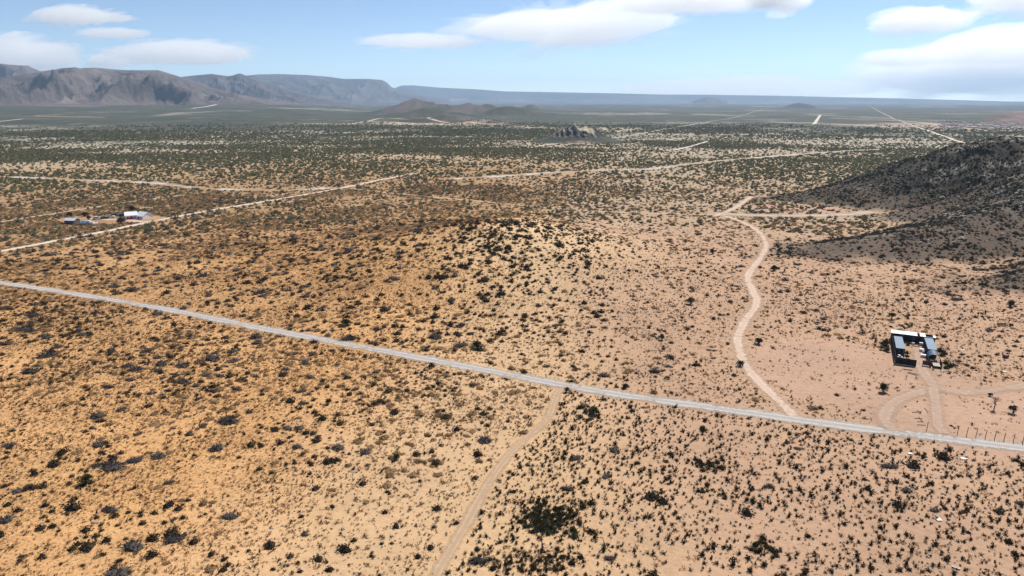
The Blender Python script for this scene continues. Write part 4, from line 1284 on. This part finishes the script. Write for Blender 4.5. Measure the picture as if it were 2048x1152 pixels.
for k, (q, lb) in enumerate((((1833, 822, 1841, 829), "thick pole lying topmost in the scattered pole pile"), ((1824, 825, 1834, 825), "horizontal pole at the pile's upper left"),
        ((1837, 834, 1846, 845), "slanting pole crossing the middle of the pile"), ((1829, 837, 1845, 838), "horizontal pole in the middle of the pile"),
        ((1834, 844, 1846, 844), "short pole lying below the slanting one"), ((1834, 850, 1851, 851), "pole lying lowest, touching the lone upright post"),
        ((1849, 816, 1856, 826), "pole lying apart, right of the pile"), ((1836, 821, 1842, 827), "pole lying right against the thick topmost one"))):
    pole(*q, lb)

def litter(px, py, sx, sy, label, seed, mat=None, rz=0.0):
    r = np.random.default_rng(seed); n = 6
    X, Y = np.meshgrid(np.linspace(-sx / 2, sx / 2, n), np.linspace(-sy / 2, sy / 2, n))
    Z = .12 + .14 * fbm(X * 2 + seed, Y * 2, seed, 2); X = X * (1 + .25 * (vnoise(Y * 3 + seed, Y, 1) - .5)); Y = Y * (1 + .4 * (vnoise(X * 3 + seed, X, 2) - .5))
    V = np.stack([X, Y, Z], -1).reshape(-1, 3)
    F = [(i * n + j, i * n + j + 1, (i + 1) * n + j + 1, (i + 1) * n + j) for i in range(n - 1) for j in range(n - 1)]
    o = obj("litter_sheet", V * np.array([.75, .75, 1]), F, mat or M['whitebit']); o.location = pl(px, py); o.rotation_euler = (0, 0, rz)
    md = o.modifiers.new("thickness", 'SOLIDIFY'); md.thickness = .02
    return tag(o, label, "litter", "white litter on the sand")
litter(1928, 918, 1.5, 1.0, "white sheet of litter among shrubs below the fence posts", 1)
litter(1877, 1040, 1.1, 1.1, "brightest white litter in the lower right scrub", 2)
litter(1912, 1136, 1.5, .8, "pale board lying at the bottom right edge", 3, M['concrete'], -.6)
litter(1820, 908, 1.0, .8, "small white litter below the gravel road, left of the fence row", 4)
litter(1510, 906, .9, .5, "small pale litter among shrubs near the road's middle", 5, M['concrete'])
litter(1574, 790, 1.2, .6, "pale litter beside the winding dirt road's lower end", 6, M['concrete'])
litter(2009, 744, 1.6, .6, "white strip of litter far right of the compound", 7)
litter(2025, 691, 1.4, .9, "white scraps in scrub right of the compound, near the picture edge", 8)
litter(1925, 701, 1.3, .7, "white scraps right behind the compound's brush", 9)
litter(1720, 763, .6, .5, "tiny white scrap on the red earth", 10)

t = empty("old_fence", pl(2004, 652), -0.1, "grey broken slat fence standing in scrub at the far right", "fence")
for k in range(6): build("slat", [box_vf(-1.3 + .44 * k, 0, .05, -1.3 + .44 * k + .34, .05, 1.1 + .07 * (k % 3))], M['wood'], t)
for z in (.4, .9): build("rail", [box_vf(-1.4, .055, z, 1.5, .12, z + .1)], M['wood'], t)
build("post", [tube((1.75, .1, 0), (1.8, .1, 1.7), .09, .08)], M['postwood'], t); build("post", [tube((-1.5, .1, 0), (-1.52, .1, 1.6), .09, .08)], M['postwood'], t)
junk("crate", 0, 0, 'box', "dull red box lying alone right of the compound", "box", M['maroon'], 1.4, .3, pl(2011, 715))

# ------------------------------------------------------------------ the small camp on the left
def car(px, py, rz, paint, label, van=False):
    t = empty("parked_car", pl(px, py), rz, label, "car", "cars parked at the camp")
    side = [(-2.2, .35), (2.2, .35), (2.25, .7), (2.1, .95), (1.15, 1.02), (-1.75, 1.05), (-2.2, .95), (-2.25, .6)]
    V = [(x, s * .88, z) for s in (-1, 1) for x, z in side]; n = len(side)
    F = [tuple(range(n))[::-1], tuple(range(n, 2 * n))] + [(k, (k + 1) % n, n + (k + 1) % n, n + k) for k in range(n)]
    bd = obj("body", V, F, paint, t)
    bv = bd.modifiers.new("bevel", 'BEVEL'); bv.width = .08; bv.segments = 2
    x0, x1, x2, x3, h = (-2.1, -1.9, .7, 1.25, 1.85) if van else (-1.75, -1.1, .25, 1.1, 1.48)
    V = [(x0, -.82, 1.03), (x3, -.82, 1.0), (x3, .82, 1.0), (x0, .82, 1.03), (x1, -.66, h), (x2, -.66, h), (x2, .66, h), (x1, .66, h)]
    obj("windows", V, [(0, 1, 5, 4), (1, 2, 6, 5), (2, 3, 7, 6), (3, 0, 4, 7), (0, 3, 2, 1)], M['glass'], t)
    build("roof", [box_vf(x1 - .05, -.68, h - .01, x2 + .05, .68, h + .05)], paint, t)
    for x in (-1.4, 1.4):
        for y in (-.8, .8): wheel(t, x, y, .34, .34, .2)
    t.scale = (1.2, 1.2, 1.25)
    for y in (-.62, .62): build("headlight", [box_vf(2.2, y - .14, .68, 2.27, y + .14, .82)], M['whitebit'], t)
    return t
car(195, 439, .15, M['car_white'], "white car leftmost in the camp's row of cars")
car(209, 438, .9, M['car_dark'], "dark car with pale windscreen, second in the camp's row")
car(221, 435.5, .4, M['car_white'], "white car third in the camp's row")
car(232, 432.5, .2, M['car_dark'], "dark car rightmost in the camp's row of cars")
car(247, 434, .5, M['car_dark'], "dark pickup-sized car against the white tents", True)

def gable(name, px, py, rz, L, W, eave, ridge, wall, roof, label, cat):
    t = empty(name, pl(px, py), rz, label, cat)
    build("wall", [box_vf(-L / 2, -W / 2, 0, L / 2, W / 2, eave - .02)], wall, t)
    for s in (-1, 1):
        V = [(-L / 2 - .3, s * (W / 2 + .3), eave), (L / 2 + .3, s * (W / 2 + .3), eave), (L / 2 + .3, 0, ridge), (-L / 2 - .3, 0, ridge)]
        V += [(x, y, z - .08) for x, y, z in V]
        F = [(0, 1, 2, 3), (7, 6, 5, 4), (0, 4, 5, 1), (1, 5, 6, 2), (3, 7, 4, 0)]
        obj("roof_sheet", V, [f if s > 0 else f[::-1] for f in F], roof, t)
    build("gable_end", [(np.array([(-L / 2, -W / 2, eave), (-L / 2, W / 2, eave), (-L / 2, 0, ridge - .1), (L / 2, -W / 2, eave), (L / 2, W / 2, eave), (L / 2, 0, ridge - .1)]), [(0, 1, 2), (3, 5, 4)])], wall, t)
    build("door", [box_vf(-.5, -W / 2 - .06, 0, .5, -W / 2 - .004, 2.0)], M['cabin'], t)
    for x in (-L * .3, L * .3):
        w = build("window", [box_vf(x - .45, -W / 2 - .05, 1.0, x + .45, -W / 2 - .004, 1.8)], M['glass'], t)
        build("frame", [box_vf(x - .5, -W / 2 - .07, .92, x + .5, -W / 2 - .055, 1.0)], M['whitebit'], w)
    return t
gable("white_tent", 263, 437, .5, 7.0, 8.0, 2.6, 4.6, M['whitebit'], M['steel_white'], "left of the two large white-roofed tents at the camp", "tent")
gable("white_tent", 289, 436.5, -.45, 7.5, 8.0, 2.0, 4.4, M['whitebit'], M['steel_white'], "right, rounder of the two white-roofed tents at the camp", "tent")
gable("cabin", 145, 447, -.15, 7.0, 5.0, 2.3, 3.6, M['cabin'], M['lavender'], "small cabin with pale lavender roof, leftmost at the camp", "cabin")
t = empty("red_stall", pl(259, 439), .25, "bright red low stall in front of the left white tent", "stall")
build("counter", [box_vf(-2.4, -.5, 0, 2.4, .5, 1.0)], M['red'], t); build("top", [box_vf(-2.5, -.7, 1.5, 2.5, .7, 1.6)], M['red'], t)
for x in (-2.3, 2.3): build("post", [tube((x, -.4, 1.0), (x, -.4, 1.5), .05, .05)], M['postwood'], t)
t = empty("tarp_shelter", pl(168, 449), .2, "dark blue tarpaulin shelter right of the lavender-roofed cabin", "shelter")
V = [(-2, -1.6, .9), (2, -1.6, .9), (2, 1.6, 2.3), (-2, 1.6, 2.3)]; V += [(x, y, z - .06) for x, y, z in V]
obj("cover", V, [(0, 1, 2, 3), (7, 6, 5, 4), (0, 4, 5, 1), (1, 5, 6, 2), (2, 6, 7, 3), (3, 7, 4, 0)], M['tarp_blue'], t)
for x, y, z in ((-1.9, -1.5, .86), (1.9, -1.5, .86), (1.9, 1.5, 2.2), (-1.9, 1.5, 2.2)): build("pole", [tube((x, y, 0), (x, y, z), .05, .05)], M['postwood'], t)
junk("crate", 0, 0, 'box', "pale grey box heap beside the blue tarpaulin shelter", "box", M['steel_white'], 3.2, .4, pl(175, 448))
junk("crate", 0, 0, 'box', "white box heap right of the blue tarpaulin shelter", "box", M['whitebit'], 2.2, .1, pl(184, 448.5))
junk("crate", 0, 0, 'box', "white box nearest the road at the camp", "box", M['whitebit'], 2.4, .5, pl(192, 451))
leafy_tree(265, 426, 2.6, 5.5, 501, "dark tree standing behind the white tents", "tree")
leafy_tree(178, 441, 1.9, 3.6, 502, "dark tree behind the camp's blue shelter", "tree")
leafy_tree(140, 433, 2.6, 2.2, 503, "dark brush clump behind the cabin, leftmost", "dark_bush", 'cushion')
leafy_tree(170, 433, 2.6, 2.2, 504, "dark brush clump behind the cabin, rightmost", "dark_bush", 'cushion')
leafy_tree(243, 447, 3.2, 3.0, 505, "big rounded grey bush in front of the camp's yard", "grey_bush", 'grey', 1.3)

# ------------------------------------------------------------------ rocky knob on the plain
def knob():
    c = at(1166, 286); cx, cy = c[0], c[1] + 62
    X, Y = np.meshgrid(np.linspace(-115, 115, 230), np.linspace(-95, 95, 190))
    wx = X + 14 * (fbm(X / 30, Y / 30, 63, 3) - .5); wy = Y + 14 * (fbm(X / 30, Y / 30, 64, 3) - .5)
    d = np.sqrt((wx / 34) ** 2 + (wy / 36) ** 2)
    h = 27 * np.exp(-0.55 * d ** 2.2) + 6 * np.exp(-0.5 * (X + 46) ** 2 / 26 ** 2 - 0.5 * (Y / 40) ** 2) + 4 * np.exp(-0.5 * (X - 44) ** 2 / 26 ** 2 - 0.5 * (Y / 40) ** 2)
    st = 0.55 * h + 0.42 * X - 0.20 * Y + 9.0 * (fbm(X / 26, Y / 26, 61, 4) - .5)
    led = np.abs((st / 6.5) % 1 - .5) * 2
    k = smooth(7, 15, h)
    z = h + k * (3.0 * (smooth(.2, .8, led) - .5) * fbm(X / 20, Y / 20, 66, 2) * 1.6 + 8.0 * (ridged(X / 26, Y / 26, 62, 5) - .45))
    z = z + float(H(cx, cy)) - 1.2
    base = np.array([0.075, 0.072, 0.056]); pale = np.array([0.34, 0.30, 0.25]); gr = np.array([0.045, 0.045, 0.04])
    cc = np.zeros(X.shape + (3,)); cc[:] = base
    cc += (pale - cc) * (k * smooth(.55, .8, led) * smooth(.4, .6, fbm(X / 12, Y / 12, 67, 3)))[..., None]
    cc += (gr - cc) * (k * smooth(.65, .3, led) * .85)[..., None]
    cc += (np.array([.46, .38, .27]) - cc) * (smooth(1, .3, ((X - 5) / 24) ** 2 + ((Y + 20) / 16) ** 2) * smooth(16, 21, h) * .85)[..., None]
    cc += (np.array([.40, .28, .21]) - cc) * (smooth(1, .2, ((X + 12) / 46) ** 2 + ((Y + 75) / 16) ** 2))[..., None]
    mk = np.zeros_like(cc); mk[..., 0] = 0.72 * (1 - k)
    edge = np.minimum(np.minimum(X + 115, 115 - X) / 20, np.minimum(Y + 95, 95 - Y) / 20)
    z = z - 2.5 * smooth(1, 0, edge)
    o = grid_obj("rocky_knoll", X + cx, Y + cy, z, M['ground'], cc, mk)
    tag(o, kind="structure")
knob()

# far village: pale specks too small to tell apart
def village():
    r = np.random.default_rng(77); V, F, o = [], [], 0
    for k in range(170):
        px = r.uniform(1880, 2060); py = r.normal(251, 5)
        p = at(px, min(max(py, 240), 266)); w, d_, h = r.uniform(6, 15), r.uniform(8, 16), r.uniform(1.8, 3.2)
        v, f = box_vf(p[0] - w / 2, p[1] - d_ / 2, -3, p[0] + w / 2, p[1] + d_ / 2, h)
        v[:, 2] += float(H(p[0], p[1])); V.append(v); F += [tuple(i + o for i in q) for q in f]; o += 8
    b = obj("distant_village", np.vstack(V), F, plain("village_plaster", (0.5, 0.44, 0.38), .9))
    tag(b, "pale specks of a distant village on the plain at right", kind="stuff")
village()

# ------------------------------------------------------------------ haze
def haze_box():
    lo, hi = (-30000, -3000, -25.0), (30000, 26000, 800.0)
    v = [(x, y, z) for z in (lo[2], hi[2]) for y in (lo[1], hi[1]) for x in (lo[0], hi[0])]
    f = [(0, 2, 3, 1), (4, 5, 7, 6), (0, 1, 5, 4), (2, 6, 7, 3), (0, 4, 6, 2), (1, 3, 7, 5)]
    b = NT("haze_air")
    pv = b.new("ShaderNodeVolumePrincipled")
    pv.inputs["Color"].default_value = (0.50, 0.72, 1.0, 1)
    pv.inputs["Density"].default_value = 3.6e-5
    pv.inputs["Anisotropy"].default_value = 0.2
    b.link(pv.outputs[0], b.out.inputs["Volume"])
    o = obj("haze", v, f, b.m)
    tag(o, kind="stuff")
haze_box()
